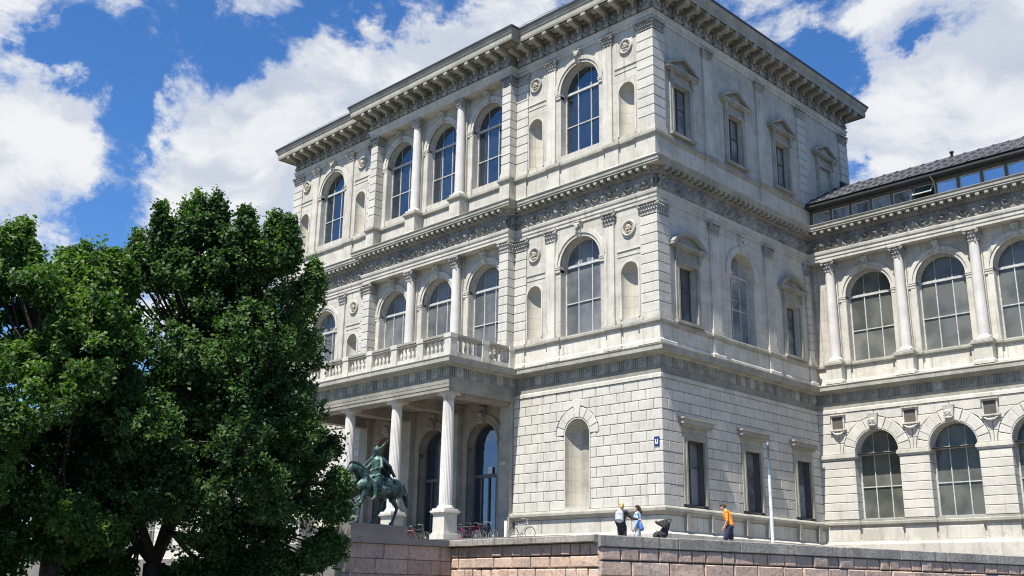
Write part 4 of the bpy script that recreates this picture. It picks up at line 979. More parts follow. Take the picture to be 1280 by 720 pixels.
    for i in range(n):
        a = x0+.25+i*1.32
        link('clerestory_post', cached('cpst', lambda: MB().box(-.09, .09, -.05, .06, zc+.28, 23.05).mesh('clerestory_post')), 'dframe', W, (a, yb, 0))
        open_ = full and i == 5
        rot = Matrix.Rotation(R_(-38), 4, 'X') if open_ else Matrix.Identity(4)
        if a+1.3 < x1:
            wn = link('window', cached('clw', lambda: MB().box(.09, 1.23, -.03, .02, -.77, -.71).box(.09, 1.23, -.03, .02, -.06, 0).box(.09, .14, -.03, .02, -.71, -.06).box(1.18, 1.23, -.03, .02, -.71, -.06).mesh('window')), 'frame' if not open_ else 'frame', W, (a, yb, 23.05), rot=rot)
            link('pane', cached('clp', lambda: MB().box(.13, 1.19, -.01, .0, -.72, -.05).mesh('pane')), 'glassr', wn, (a, yb, 23.05), rot=rot)
            if open_: link('pane', cached('clp2', lambda: MB().box(.1, 1.2, .04, .05, -.75, -.03).mesh('pane')), 'gutter', wn, (a, yb, 23.05))  # dark sheet, not glass: paints the shade inside the open window
    ey, ez = D-.25, 23.42; sl_ = .54; ry = D+4.5; rz_ = ez+(ry-ey)*sl_
    link('roof', MB().add([(x0, ey, ez), (x1, ey, ez), (x1, ry, rz_), (x0, ry, rz_), (x0, ry+6, rz_-2.5), (x1, ry+6, rz_-2.5)], [(0, 1, 2, 3), (3, 2, 5, 4)]).box(x0, x1, ey, yb+.3, ez-.16, ez-.02), 'gutter', W)
    rows = 9; th = math.atan(sl_); Ls = math.hypot(ry-ey, rz_-ez)/rows; wt = .86
    def tile():
        m = MB(); m.box(.01, wt-.01, 0, Ls+.05, 0, .045); m.box(-.02, .03, 0, Ls+.05, .02, .09); return m.mesh('roof_tile')
    TM = cached('tile', tile); nc = int((x1-x0)/wt)
    if full:
        for j in range(rows):
            for i in range(nc):
                y = ey-.04+(ry-ey)/rows*j; z = ez+(rz_-ez)/rows*j+.03+(.012 if (i*3+j) % 4 == 0 else 0)
                link('roof_tile', TM, 'slate', W, (x0+wt*i+.3*(j % 2), y, z), rot=Matrix.Rotation(th+.02, 4, 'X'))
        link('roof_vent', MB().lathe([(.08, 0), (.08, .35), (.13, .36), (.13, .45), (.05, .5)], n=12), 'gutter', W, (7.9, ry-.3, rz_-.15))
        link('downpipe', MB().tube([(8.15, ey+.05, ez-.1), (8.15, D+.35, 23.1), (8.2, D+.4, 22.1)], .05, 8), 'cornice', W)
        link('roof_ridge_gable', MB().prism([(.02, 0), (2.6, 0), (.02, 1.7)], 0, 2.5), 'slate', W, (0, ry+.6, rz_-.9))
    else:
        m = MB(); 
        link('roof_slope', MB().quad((x0, ey-.03, ez+.04), (x1, ey-.03, ez+.04), (x1, ry, rz_+.05), (x0, ry, rz_+.05)), 'slate', W)
    return W
wing('museum_wing', 'lower two storey right wing with arched windows between columns and dark tiled roof', 0.0, 23.4, 1.33)
wing('museum_wing', 'wing at far left, mostly hidden behind the big trees', XL-14*PIT, XL, XL-14*PIT+.9, False)

# ================================================================== GROUND
gr = MB().quad((-600, -400, -1.6), (600, -400, -1.6), (600, 900, -1.6), (-600, 900, -1.6)); o = link('ground', gr, plain('dark_paving', (.085, .082, .076), .95, 0, .2, 2.), kind='structure')
link('lawn', MB().quad((-60, -33, -1.59), (1.5, -33, -1.59), (1.5, -24.5, -1.59), (-60, -24.5, -1.59)), 'grass', kind='structure')
o = link('road', MB().quad((-120, -60, -1.592), (120, -60, -1.592), (120, -34, -1.592), (-120, -34, -1.592)), plain('asphalt', (.05, .05, .052), .9, 0, .2, 30, .3), kind='structure')
TZ = 1.45; WZ = 1.5
cor1 = Vector((4.44, -17.88)); cor2 = Vector((11.75, -18.69)); cend = Vector((11.75, -18.69))+Vector((4.13, 19.57))*1.9
# terrace slab
ter = MB(); pts = [(-38.8, -17.9), (4.4, -17.85), (11.7, -18.5), (cend.x-.25, cend.y), (cend.x, 16.2), (-100, 16.2), (-100, -17.9)]
ter.add([(x, y, TZ-.35) for x, y in pts]+[(x, y, -1.6) for x, y in pts], [tuple(range(7))]+[(i+7, (i+1) % 7+7, (i+1) % 7, i) for i in range(7)])
link('terrace', ter, 'gravel', kind='structure')
pod = MB()
for k in range(6):
    e = .32*(6-k); z1 = TZ-.35+(k+1)*(GB-TZ+.35)/6
    pod.box(PX2-4-e, -.6+e, PY-1.2-e, .2, z1-(GB-TZ+.35)/6-.02*(k > 0), z1)
link('podium_steps', pod, 'step', kind='structure')
st = MB(); ns = 18; hh = (TZ-.35+1.6)/ns
for k in range(ns): st.box(-36, 4.15, -17.9-.34*(ns-k), -17.9+.1, -1.6+hh*k-(.01 if k else 0), -1.6+hh*(k+1))
link('grand_stairs', st, 'step', kind='structure')

# ================================================================== RETAINING WALLS
def ret_wall(name, label, p0, p1, coph=.24, rowh=(.34, .34, .34, .36, .36, .36, .36, .36), wr=((.44, .05), (.86, .1)), thick=.55, coping_out=.1, z=WZ, single=True, copw=1.7, copend=0.):
    p0 = Vector(p0); p1 = Vector(p1); L = (p1-p0).length; ang = math.atan2(p1.y-p0.y, p1.x-p0.x); T = ((p0.x, p0.y, 0), ang)
    W = thing(name, label, 'wall', (p0.x, p0.y, -1.6), ang); WM[W.name] = W.matrix_basis.copy()
    put('wall_core', MB().box(0.02, L-.02, .06, thick, -1.6, z-coph), 'joint', W, T)
    x = -copend
    while x < L+copend-.05:
        ln = min(copw*random.uniform(.85, 1.15), L+copend-x)
        if L+copend-x-ln < .5: ln = L+copend-x
        put('coping_stone', MB().box(.006, ln-.006, -coping_out, thick+.08, z-coph, z+random.uniform(-.008, .008), .02), 'coping', W, T, x); x += ln
    zt = z-coph; cnt = 0
    stuff = MB()
    for r_i, h in enumerate(rowh):
        zb = zt-h; x = 0.; base, jit = wr[r_i % len(wr)]
        first = True
        while x < L-.02:
            ln = base+random.uniform(-jit, jit)*(1 if not first else .5); first = False
            if L-x-ln < base*.45: ln = L-x
            a, b = x, x+ln; g = .018; pr = .03+random.uniform(-.015, .03); bv = .03
            def blk(m, a, b):
                e = [random.uniform(-.012, .012) for _ in range(4)]
                v = [(a+g, .1, zb+g), (b-g, .1, zb+g), (b-g, .1, zt-g), (a+g, .1, zt-g), (a+g, -pr+bv, zb+g), (b-g, -pr+bv, zb+g), (b-g, -pr+bv, zt-g), (a+g, -pr+bv, zt-g),
                     (a+g+bv, -pr+e[0], zb+g+bv), (b-g-bv, -pr+e[1], zb+g+bv), (b-g-bv, -pr+e[2], zt-g-bv), (a+g+bv, -pr+e[3], zt-g-bv), ((a+b)/2+random.uniform(-.1, .1)*(b-a), -pr-random.uniform(-.006, .008), (zb+zt)/2)]
                m.add(v, [(0, 1, 5, 4), (1, 2, 6, 5), (2, 3, 7, 6), (3, 0, 4, 7), (4, 5, 9, 8), (5, 6, 10, 9), (6, 7, 11, 10), (7, 4, 8, 11), (8, 9, 12), (9, 10, 12), (10, 11, 12), (11, 8, 12)])
            if r_i < 4 and single and cnt < 290: put('stone', (lambda m: (blk(m, a, b), m)[1])(MB()), 'red', W, T); cnt += 1
            else: blk(stuff, a, b)
            x += ln
        zt = zb
    if stuff.v: put('stone_courses', stuff, 'red', W, T, kind='stuff')
    return W
seg2 = ret_wall('retaining_wall', 'sunlit low wall of pale red stone blocks between the statue pier and the wall corner', cor1, cor2, coph=.2, coping_out=.2)
seg3 = ret_wall('retaining_wall', 'long shaded wall with weathered grey coping running from the corner to the right edge', cor2+Vector((.02, .0)), cend, coph=.32, coping_out=.08, copw=2.6, rowh=(.36, .42, .42, .42, .42, .42), wr=((.62, .16), (1.1, .3)), copend=.05)
# pier that carries the statue
pier = thing('statue_pier', 'block built stone pier carrying the bronze horse and rider', 'pier', (4.6, -20.0, -1.6))
px0, px1, py0, py1 = 4.2, 4.95, -21.95, -17.9
link('pier_core', MB().box(px0+.06, px1-.06, py0+.06, py1-.02, -1.6, WZ-.18), 'joint', pier)
link('coping_slab', MB().box(px0-.08, px1+.1, py0-.1, py1+.1, WZ-.2, WZ), 'step', pier)
zt = WZ-.2
for r_i in range(7):
    zb = zt-.44
    for T, L in ((((px0, py0, 0), 0.), px1-px0), (((px1, py0, 0), R_(90)), py1-py0), (((px0, py1, 0), R_(-90)), py1-py0)):
        x = 0.; k = 0
        while x < L-.02:
            ln = (.95 if (r_i+k) % 2 else 1.25) if T[1] else 2; k += 1
            if L-x-ln < .5: ln = L-x
            b_ = put('stone', MB().box(x+.006+(.05 if x == 0 and T[1] else 0), x+ln-.006, 0, .12, zb+.006, zt-.006, .012), 'red', pier, T); x += ln
    zt = zb
twin = thing('statue_pier', 'matching stone pier at the far side of the stairs behind the tree trunk', 'pier', (-37.5, -20.2, -1.6))
link('pier_shaft', MB().box(-39, -36, -22.6, -17.9, -1.6, WZ-.2), 'red', twin); link('coping_slab', MB().box(-39.2, -35.8, -22.8, -17.8, WZ-.2, WZ), 'step', twin)
ret_wall('retaining_wall', 'reddish wall with grey coping glimpsed under the tree at far left', (-75, -18.3), (-39, -18.2), single=True, coph=.2, rowh=(.4, .4, .5, .5, .5, .5), wr=((.8, .1), (1.2, .2)))

# ================================================================== ORGANIC BODIES
def capsules(m, caps, n=12):
    for c in caps:
        if len(c) == 2: m.ball(c[0], c[1], n, 8); continue
        p0, p1, r0, r1 = c[:4]; p0, p1 = Vector(p0), Vector(p1); d = (p1-p0); L = d.length
        if L < 1e-5: m.ball(p0, r0, n, 8); continue
        d.normalize(); u = d.orthogonal().normalized(); w_ = d.cross(u); v = []; K = 4; rings = []
        for i in range(K+1): t = -math.pi/2+math.pi/2*i/K; rings.append((r0*math.sin(t), r0*math.cos(t)))
        for i in range(K+1): t = math.pi/2*i/K; rings.append((L+r1*math.sin(t), r1*math.cos(t)))
        for s, r in rings:
            r = max(r, 1e-4)
            for k in range(n): a = 2*math.pi*k/n; v.append(p0+d*s+u*(r*math.cos(a))+w_*(r*math.sin(a)))
        f = [(i*n+k, i*n+(k+1) % n, (i+1)*n+(k+1) % n, (i+1)*n+k) for i in range(len(rings)-1) for k in range(n)]+[tuple(range(n-1, -1, -1)), tuple(range((len(rings)-1)*n, len(rings)*n))]
        m.add(v, f, True)
    return m
def organic(name, caps, voxel, mat, parent, loc=(0, 0, 0), rz=0., smooth=4, extra=None, sc_=1.):
    m = capsules(MB(), caps); m.v = [(a*sc_, b*sc_, c*sc_) for a, b, c in m.v]
    if extra: extra(m)
    o = link(name, m, mat, parent, loc, rz)
    r = o.modifiers.new('remesh', 'REMESH'); r.mode = 'VOXEL'; r.voxel_size = voxel; r.use_smooth_shade = True
    s = o.modifiers.new('smooth', 'SMOOTH'); s.iterations = smooth; s.factor = .5
    return o
# ---- equestrian bronze (local x = forward)
SP = (4.6, -20.8, WZ); SR = R_(-90)
sp_ = thing('equestrian_statue', 'green bronze horse with a spear carrying rider on a low pedestal beside the columns', 'statue', SP, SR)
link('pedestal', MB().box(-.98, 1.2, -.36, .36, 0, .34).box(-.95, 1.17, -.33, .33, .34, .37), 'step', sp_, SP, SR)
SZ = Vector(SP)+Vector((0, 0, .37))
H = [((-.62, 0, 1.2), (.1, 0, 1.12), .33, .31), ((.1, 0, 1.12), (.55, 0, 1.2), .31, .32), ((-.62, .1, 1.25), (-.7, .1, 1.1), .26, .26), ((-.62, -.1, 1.25), (-.7, -.1, 1.1), .26, .26), ((.55, 0, 1.32), (.72, 0, 1.15), .25, .22),
     ((.55, 0, 1.38), (.85, 0, 1.68), .22, .16), ((.85, 0, 1.68), (1.08, 0, 1.74), .16, .13), ((1.08, 0, 1.74), (1.22, 0, 1.56), .13, .12), ((1.22, 0, 1.56), (1.2, 0, 1.22), .115, .065), ((1.2, 0, 1.2), (1.17, 0, 1.12), .07, .06),
     ((1.1, .06, 1.82), (1.12, .07, 1.92), .035, .012), ((1.1, -.06, 1.82), (1.12, -.07, 1.92), .035, .012),
     # standing foreleg
     ((.6, .14, 1.1), (.72, .15, .68), .14, .075), ((.72, .15, .68), (.78, .15, .62), .07, .06), ((.78, .15, .64), (.82, .15, .2), .05, .04), ((.82, .15, .2), (.86, .15, .1), .045, .045), ((.84, .15, .06), (.9, .15, .04), .06, .065),
     # raised foreleg
     ((.62, -.14, 1.08), (.95, -.16, .82), .15, .085), ((.95, -.16, .82), (1.0, -.16, .8), .075, .065), ((1.0, -.16, .8), (1.28, -.16, .62), .055, .042), ((1.28, -.16, .62), (1.34, -.16, .5), .045, .045), ((1.34, -.16, .5), (1.36, -.16, .43), .058, .06),
     # hind legs
     ((-.66, .15, 1.15), (-.5, .16, .82), .2, .12), ((-.5, .16, .82), (-.72, .16, .56), .1, .06), ((-.72, .16, .56), (-.58, .16, .18), .058, .045), ((-.58, .16, .18), (-.54, .16, .08), .045, .05), ((-.54, .16, .05), (-.48, .16, .04), .06, .062),
     ((-.66, -.15, 1.15), (-.3, -.16, .85), .2, .12), ((-.3, -.16, .85), (-.3, -.16, .52), .1, .06), ((-.3, -.16, .52), (-.04, -.16, .18), .058, .045), ((-.04, -.16, .18), (0, -.16, .08), .045, .05), ((0, -.16, .05), (.06, -.16, .04), .06, .062)]
horse = organic('horse', H, .022, 'bronze', sp_, SZ, SR, 3, sc_=.95)
organic('tail', [((-.88, 0, 1.38), (-1.02, 0, 1.3), .06, .08), ((-1.02, 0, 1.3), (-1.15, 0, 1.0), .09, .12), ((-1.15, 0, 1.0), (-1.25, 0, .72), .12, .08), ((-1.25, 0, .72), (-1.27, 0, .6), .07, .03)], .022, 'bronze', horse, SZ, SR, 2, sc_=.95)
mane = []
for i in range(12):
    t = i/11; a = Vector((.5, 0, 1.58))*(1-t)**2+Vector((.75, 0, 2.0))*2*t*(1-t)+Vector((1.14, 0, 1.86))*t*t; mane += [(tuple(a), (.06, .05, .07)), (tuple(a+Vector((-.02, -.09, -.09))), (.05, .05, .08))]
organic('mane', mane, .02, 'bronze', horse, SZ, SR, 1, sc_=.95)
Rr = [((.05, 0, 1.5), (.08, 0, 1.75), .17, .15), ((.08, 0, 1.75), (.06, 0, 2.02), .16, .2), ((.06, -.14, 2.08), (.06, .14, 2.08), .1, .1), ((.07, 0, 2.12), (.09, 0, 2.26), .075, .065),
      ((.1, 0, 2.36), (.1, .11, .14) and .12), ]
Rr = [((.05, 0, 1.5), (.08, 0, 1.75), .17, .15), ((.08, 0, 1.75), (.06, 0, 2.02), .16, .18), ((.06, -.15, 2.06), (.06, .15, 2.06), .09, .09), ((.07, 0, 2.1), (.09, 0, 2.26), .075, .065),
      ((.1, 0, 2.35), (.115, .095, .13)), ((.21, 0, 2.33), (.03, .022, .035)), ((.17, 0, 2.25), (.05, .05, .04)),
      ((.06, -.22, 2.04), (.2, -.32, 1.82), .07, .055), ((.2, -.32, 1.82), (.5, -.2, 1.74), .055, .038), ((.06, .22, 2.04), (.12, .33, 1.8), .07, .055), ((.12, .33, 1.8), (.42, .24, 1.7), .055, .038),
      ((.08, -.16, 1.48), (.38, -.36, 1.3), .13, .09), ((.38, -.36, 1.3), (.36, -.38, .86), .085, .05), ((.36, -.38, .86), (.5, -.4, .74), .045, .035), ((.34, -.38, .8), (.36, -.38, .76), .045, .045),
      ((.08, .16, 1.48), (.38, .36, 1.3), .13, .09), ((.38, .36, 1.3), (.36, .38, .86), .085, .05), ((.36, .38, .86), (.5, .4, .74), .045, .035)]
for sgn, hx in ((-1, (.53, -.19, 1.735)), (1, (.45, .235, 1.69))):
    Rr.append((hx, (.045, .03, .04)))
    for f_ in range(4): Rr.append(((hx[0]+.03, hx[1]+(.02-.014*f_)*1.2, hx[2]-.01), (hx[0]+.065, hx[1]+(.02-.014*f_)*1.2, hx[2]-.05), .012, .009))
    Rr.append(((hx[0], hx[1]+.03*-sgn, hx[2]+.02), (hx[0]+.05, hx[1]+.03*-sgn, hx[2]+.035), .012, .01))
rider = organic('rider', Rr, .015, 'bronze2', sp_, SZ, SR, 2, sc_=.95)
organic('helmet', [((.09, 0, 2.4), (.135, .115, .11)), ((.2, 0, 2.38), (.26, 0, 2.36), .02, .012), ((.02, 0, 2.5), (.12, 0, 2.53), .02, .02)], .014, 'bronze2', rider, SZ, SR, 2, sc_=.95)
cape = [((.02, 0, 2.1), (.14, .24, .1))]
for i in range(9):
    t = i/8-.5; cape += [((.0-.05*abs(t), t*.42, 2.08), (-.26-.05*math.sin(i*2.1), t*.62, 1.85), .06, .06), ((-.26-.05*math.sin(i*2.1), t*.62, 1.85), (-.4-.06*math.cos(i*1.7), t*.7, 1.5+.05*math.sin(i)), .055, .03)]
organic('cape', cape, .018, 'bronze', rider, SZ, SR, 2, sc_=.95)
link('spear', MB().tube([(.59, -.19, 1.62), (-.36, -.12, 2.58)], .018, 8).tube([(-.36, -.12, 2.58), (-.44, -.115, 2.66)], [.03, .004], 6), 'bronze2', rider, SZ, SR)
organic('saddle_cloth', [((-.35, .0, 1.3), (.25, 0, 1.3), .3, .3), ((-.2, .22, 1.1), (.15, .22, 1.1), .14, .14), ((-.2, -.22, 1.1), (.15, -.22, 1.1), .14, .14)], .025, 'bronze2', horse, SZ, SR, 2, sc_=.95)

# ---- people
skin = plain('skin', (.5, .31, .22), .55); 
def person(label, loc, rz, h, pose, group='people on the terrace'):
    P = thing('person', label, 'person', loc, rz, group); s = h/1.75; K = {k: tuple(c*s for c in v) if isinstance(v, tuple) else v for k, v in pose['j'].items()}
    j = lambda n: Vector(K[n])
    B = []
    def seg(a, b, r0, r1): B.append((tuple(j(a)), tuple(j(b)), r0*s, r1*s))
    seg('hip', 'waist', .13, .12); seg('waist', 'chest', .12, .135); B.append((tuple(j('shL')), tuple(j('shR')), .065*s, .065*s)); seg('chest', 'neck', .1, .055); seg('neck', 'head', .052, .05)
    hd = j('head'); f = Vector(pose.get('face', (1, 0, 0))).normalized(); sd_ = Vector((0, 0, 1)).cross(f).normalized(); upv = f.cross(sd_)
    B += [(tuple(hd+upv*.035*s), (.088*s, .075*s, .105*s)), (tuple(hd+f*.03*s-upv*.04*s), (.06*s, .055*s, .065*s)), (tuple(hd+f*.1*s-upv*.005*s), (.014*s, .012*s, .02*s)), (tuple(hd+f*.082*s-upv*.052*s), (.014*s, .025*s, .008*s)), (tuple(hd+f*.078*s-upv*.09*s), (.02*s, .02*s, .018*s))]
    for k in (-1, 1): B += [(tuple(hd+sd_*.078*s*k), (.018*s, .01*s, .028*s)), (tuple(hd+f*.078*s+sd_*.03*s*k+upv*.02*s), (.012*s, .012*s, .009*s))]
    for L in 'LR':
        seg('sh'+L, 'el'+L, .05, .04); seg('el'+L, 'wr'+L, .038, .026)
        B.append((tuple(j('hip')+(j('kn'+L)-j('hip')).cross(Vector((1, 0, 0))).normalized()*0+Vector((0, (.08 if L == 'L' else -.08)*s, -.03*s))), tuple(j('kn'+L)), .088*s, .055*s)); seg('kn'+L, 'an'+L, .055, .036)
        B.append((tuple(j('an'+L)+Vector((-.02*s, 0, -.03*s))), tuple(j('an'+L)+Vector((.15*s, 0, -.055*s))), .04*s, .03*s))
        w0 = j('wr'+L); d = (w0-j('el'+L)).normalized(); sid = d.orthogonal().normalized(); pm = w0+d*.05*s; B.append((tuple(w0), tuple(w0+d*.075*s), .027*s, .03*s))
        for q in range(4):
            o_ = sid*((q-1.5)*.019*s); ln = (.055, .07, .065, .045)[q]*s; a_ = w0+d*.085*s+o_; b_ = a_+d*ln*.6+Vector((.008, 0, -.008))*s; B.append((tuple(a_), tuple(b_), .0095*s, .009*s)); B.append((tuple(b_), tuple(b_+(d*.5+Vector((.3, 0, -.4))).normalized()*ln*.5), .009*s, .008*s))
        B.append((tuple(w0+d*.03*s-sid*.025*s), tuple(w0+d*.075*s-sid*.055*s), .012*s, .009*s))
    body = organic('body', B, .009, skin, P, loc, rz, 2)
    pm = lambda n, c: plain(n, c, .8, 0, .25, 14, .3)
    # top
    g = [(tuple(j('hip')+Vector((0, 0, .03*s))), tuple(j('waist')), .15*s, .135*s), (tuple(j('waist')), tuple(j('chest')), .135*s, .155*s), (tuple(j('shL')), tuple(j('shR')), .08*s, .08*s), (tuple(j('chest')), tuple(j('neck')-Vector((0, 0, .04*s))), .12*s, .07*s)]
    for L in 'LR':
        t = pose.get('sleeve', 1.); a = j('sh'+L); b = j('el'+L)
        g.append((tuple(a), tuple(a+(b-a)*min(1, t)), .068*s, .058*s))
        if t > 1: g.append((tuple(b), tuple(b+(j('wr'+L)-b)*(t-1)), .056*s, .04*s))
    organic('shirt', g, .014, pm('cloth_top', pose['top']), P, loc, rz, 3)
    g = [(tuple(j('hip')+Vector((0, 0, .02*s))), tuple(j('hip')+Vector((0, 0, -.06*s))), .145*s, .14*s)]
    for L in 'LR':
        a = j('hip')+Vector((0, (.08 if L == 'L' else -.08)*s, -.04*s)); t = pose.get('leg', 2.); g.append((tuple(a), tuple(a+(j('kn'+L)-a)*min(1, t)), .105*s, .078*s if t > 1 else .095*s))
        if t > 1: g.append((tuple(j('kn'+L)), tuple(j('kn'+L)+(j('an'+L)-j('kn'+L))*(t-1)), .076*s, .06*s))
    organic('trousers', g, .014, pm('cloth_legs', pose['bot']), P, loc, rz, 3)
    g = [(tuple(hd+upv*.07*s-f*.025*s), (.098*s, .088*s, .085*s)), (tuple(hd-f*.05*s+upv*.02*s), (.07*s, .08*s, .1*s))]
    if pose.get('pony'): g += [(tuple(hd-f*.11*s+upv*.05*s), tuple(hd-f*.15*s-upv*.1*s), .04*s, .045*s), (tuple(hd-f*.15*s-upv*.1*s), tuple(hd-f*.13*s-upv*.3*s), .045*s, .02*s)]
    organic('hair', g, .011, pm('hair', pose['hair']), P, loc, rz, 2)
    g = []
    for L in 'LR': g += [(tuple(j('an'+L)+Vector((-.03*s, 0, -.04*s))), tuple(j('an'+L)+Vector((.16*s, 0, -.055*s))), .05*s, .04*s)]
    organic('shoes', g, .012, pm('shoe', (.08, .08, .09)), P, loc, rz, 1)
    return P
J0 = dict(hip=(0, 0, .95), waist=(0, 0, 1.12), chest=(.01, 0, 1.33), neck=(0, 0, 1.5), head=(.03, 0, 1.61), shL=(0, .17, 1.42), shR=(0, -.17, 1.42), elL=(-.02, .23, 1.14), elR=(.08, -.24, 1.16), wrL=(.08, .22, .9), wrR=(.3, -.16, 1.2), knL=(.03, .1, .5), knR=(.0, -.1, .5), anL=(-.02, .1, .09), anR=(0, -.1, .09))
PJ1 = dict(J0, elL=(-.02, .23, 1.14), wrL=(.1, .2, .9), elR=(.1, -.34, 1.2), wrR=(.18, -.56, 1.16))
PJ2 = dict(J0, elR=(.1, -.22, 1.18), wrR=(.32, -.14, 1.25))
PJ3 = dict(J0, chest=(.07, 0, 1.32), neck=(.12, 0, 1.48), head=(.2, 0, 1.56), waist=(.02, 0, 1.12), shL=(.08, .18, 1.41), shR=(.08, -.18, 1.41), elL=(.04, .24, 1.12), elR=(.08, -.22, 1.12), wrL=(.14, .2, .92), wrR=(.2, -.16, .92), knL=(.14, .1, .5), knR=(-.02, -.1, .52), anL=(.12, .1, .09), anR=(-.2, -.1, .12))
PL = [(6.0, -10.55), (6.42, -10.1), (9.0, -9.1)]   # filled below by sight lines
GZ = TZ-.0
def sight(px, py, z):
    d = fw + r2*((px-640)/1294.8) - u2*((py-360)/1294.8); t = z/d.z; return (30.528+d.x*t, -40.853+d.y*t)
hz = GZ-.12
p1 = sight(777, 630.5, hz+1.66); p2 = sight(797, 634, hz+1.63); p3 = sight(911, 632, hz+1.66)
person('blond person in black clothes with a pale grey backpack, seen from behind', (*p1, hz), R_(105), 1.72, dict(j=PJ1, top=(.02, .02, .025), bot=(.015, .015, .018), hair=(.55, .38, .16), sleeve=1.9, leg=2., face=(1, .1, 0)))
person('person with long dark ponytail in a light blue denim jacket and pale trousers', (*p2, hz), R_(205), 1.70, dict(j=PJ2, top=(.32, .46, .62), bot=(.45, .47, .5), hair=(.03, .018, .012), sleeve=1.9, leg=2., pony=True, face=(1, 0, -.05)))
person('man in an orange t-shirt and dark shorts looking down while walking', (*p3, hz), R_(205), 1.78, dict(j=PJ3, top=(.85, .25, .02), bot=(.015, .02, .05), hair=(.04, .025, .018), sleeve=.75, leg=.9, face=(.8, 0, -.6)))
def pack(label, loc, rz, col, s=1.):
    b = thing('backpack', label, 'backpack', loc, rz); M_ = plain('pack_cloth', col, .7, 0, .2, 12, .3)
    organic('bag', [((0, 0, .12), (0, 0, .36), .12*s, .11*s), ((0, .06, .12), (0, .06, .34), .1*s, .09*s), ((0, -.06, .12), (0, -.06, .34), .1*s, .09*s)], .012, M_, b, loc, rz)
    organic('front_pocket', [((-.1, -.04, .14), (-.1, .04, .14), .06, .06)], .012, M_, b, loc, rz)
    for k in (-1, 1): link('strap', MB().tube([(.1, k*.07, .4), (.2, k*.1, .46), (.26, k*.1, .36), (.22, k*.1, .2), (.1, k*.08, .1)], .014, 6), 'gutter', b, loc, rz)
    return b
c1, s1 = math.cos(R_(105)), math.sin(R_(105)); pack('pale grey backpack worn by the blond person in black', (p1[0]-.2*c1, p1[1]-.2*s1, hz+1.0), R_(105), (.42, .44, .47))
organic('shoulder_bag', [((0, 0, 0), (.04, 0, -.16), .07, .09)], .012, plain('blue_bag', (.05, .12, .35), .6), None, (p2[0]+.22, p2[1]-.12, hz+1.02)); sb_ = bpy.data.objects['shoulder_bag']; sb_['label'] = 'blue shoulder bag hanging at the side of the ponytailed person'; sb_['category'] = 'bag'

# ---- pushchair
ps = sight(824, 668, hz+.42)
pc = thing('pushchair', 'black pushchair standing to the right of the two people talking', 'pushchair', (*ps, hz), R_(200))
LOC = (*ps, hz); RZ = R_(200)
link('chassis', MB().tube([(.35, .2, .12), (-.1, .2, .6), (-.42, .2, 1.02)], .016, 7).tube([(.35, -.2, .12), (-.1, -.2, .6), (-.42, -.2, 1.02)], .016, 7).tube([(-.35, .22, .14), (.05, .2, .62)], .014, 7).tube([(-.35, -.22, .14), (.05, -.2, .62)], .014, 7).tube([(-.42, -.2, 1.02), (-.42, .2, 1.02)], .018, 7), 'gutter', pc, LOC, RZ)
bk = plain('black_fabric', (.02, .02, .022), .8, 0, .3, 12)
organic('seat', [((.1, 0, .45), (-.18, 0, .5), .14, .15), ((-.18, 0, .5), (-.3, 0, .85), .14, .12), ((-.12, .1, .48), (.1, .1, .42), .08, .07), ((-.12, -.1, .48), (.1, -.1, .42), .08, .07)], .016, bk, pc, LOC, RZ)
hoodm = MB()
for i in range(5):
    a = i*.28; hoodm.tube([(-.25+.32*math.sin(a), -.2, .72+.05*i), (-.25+.34*math.sin(a), 0, 1.0-.03*i), (-.25+.32*math.sin(a), .2, .72+.05*i)], .05, 8)
link('hood', hoodm, bk, pc, LOC, RZ)
for x, y in ((.36, .2), (.36, -.2), (-.36, .24), (-.36, -.24)): link('wheel', MB().torus((x, y, .13), .11, .022, 'y', 18, 6).lathe([(.03, -.01), (.03, .01)], (x, y, .13), 8), 'gutter', pc, LOC, RZ)
pc.scale = (.86, .86, .86)
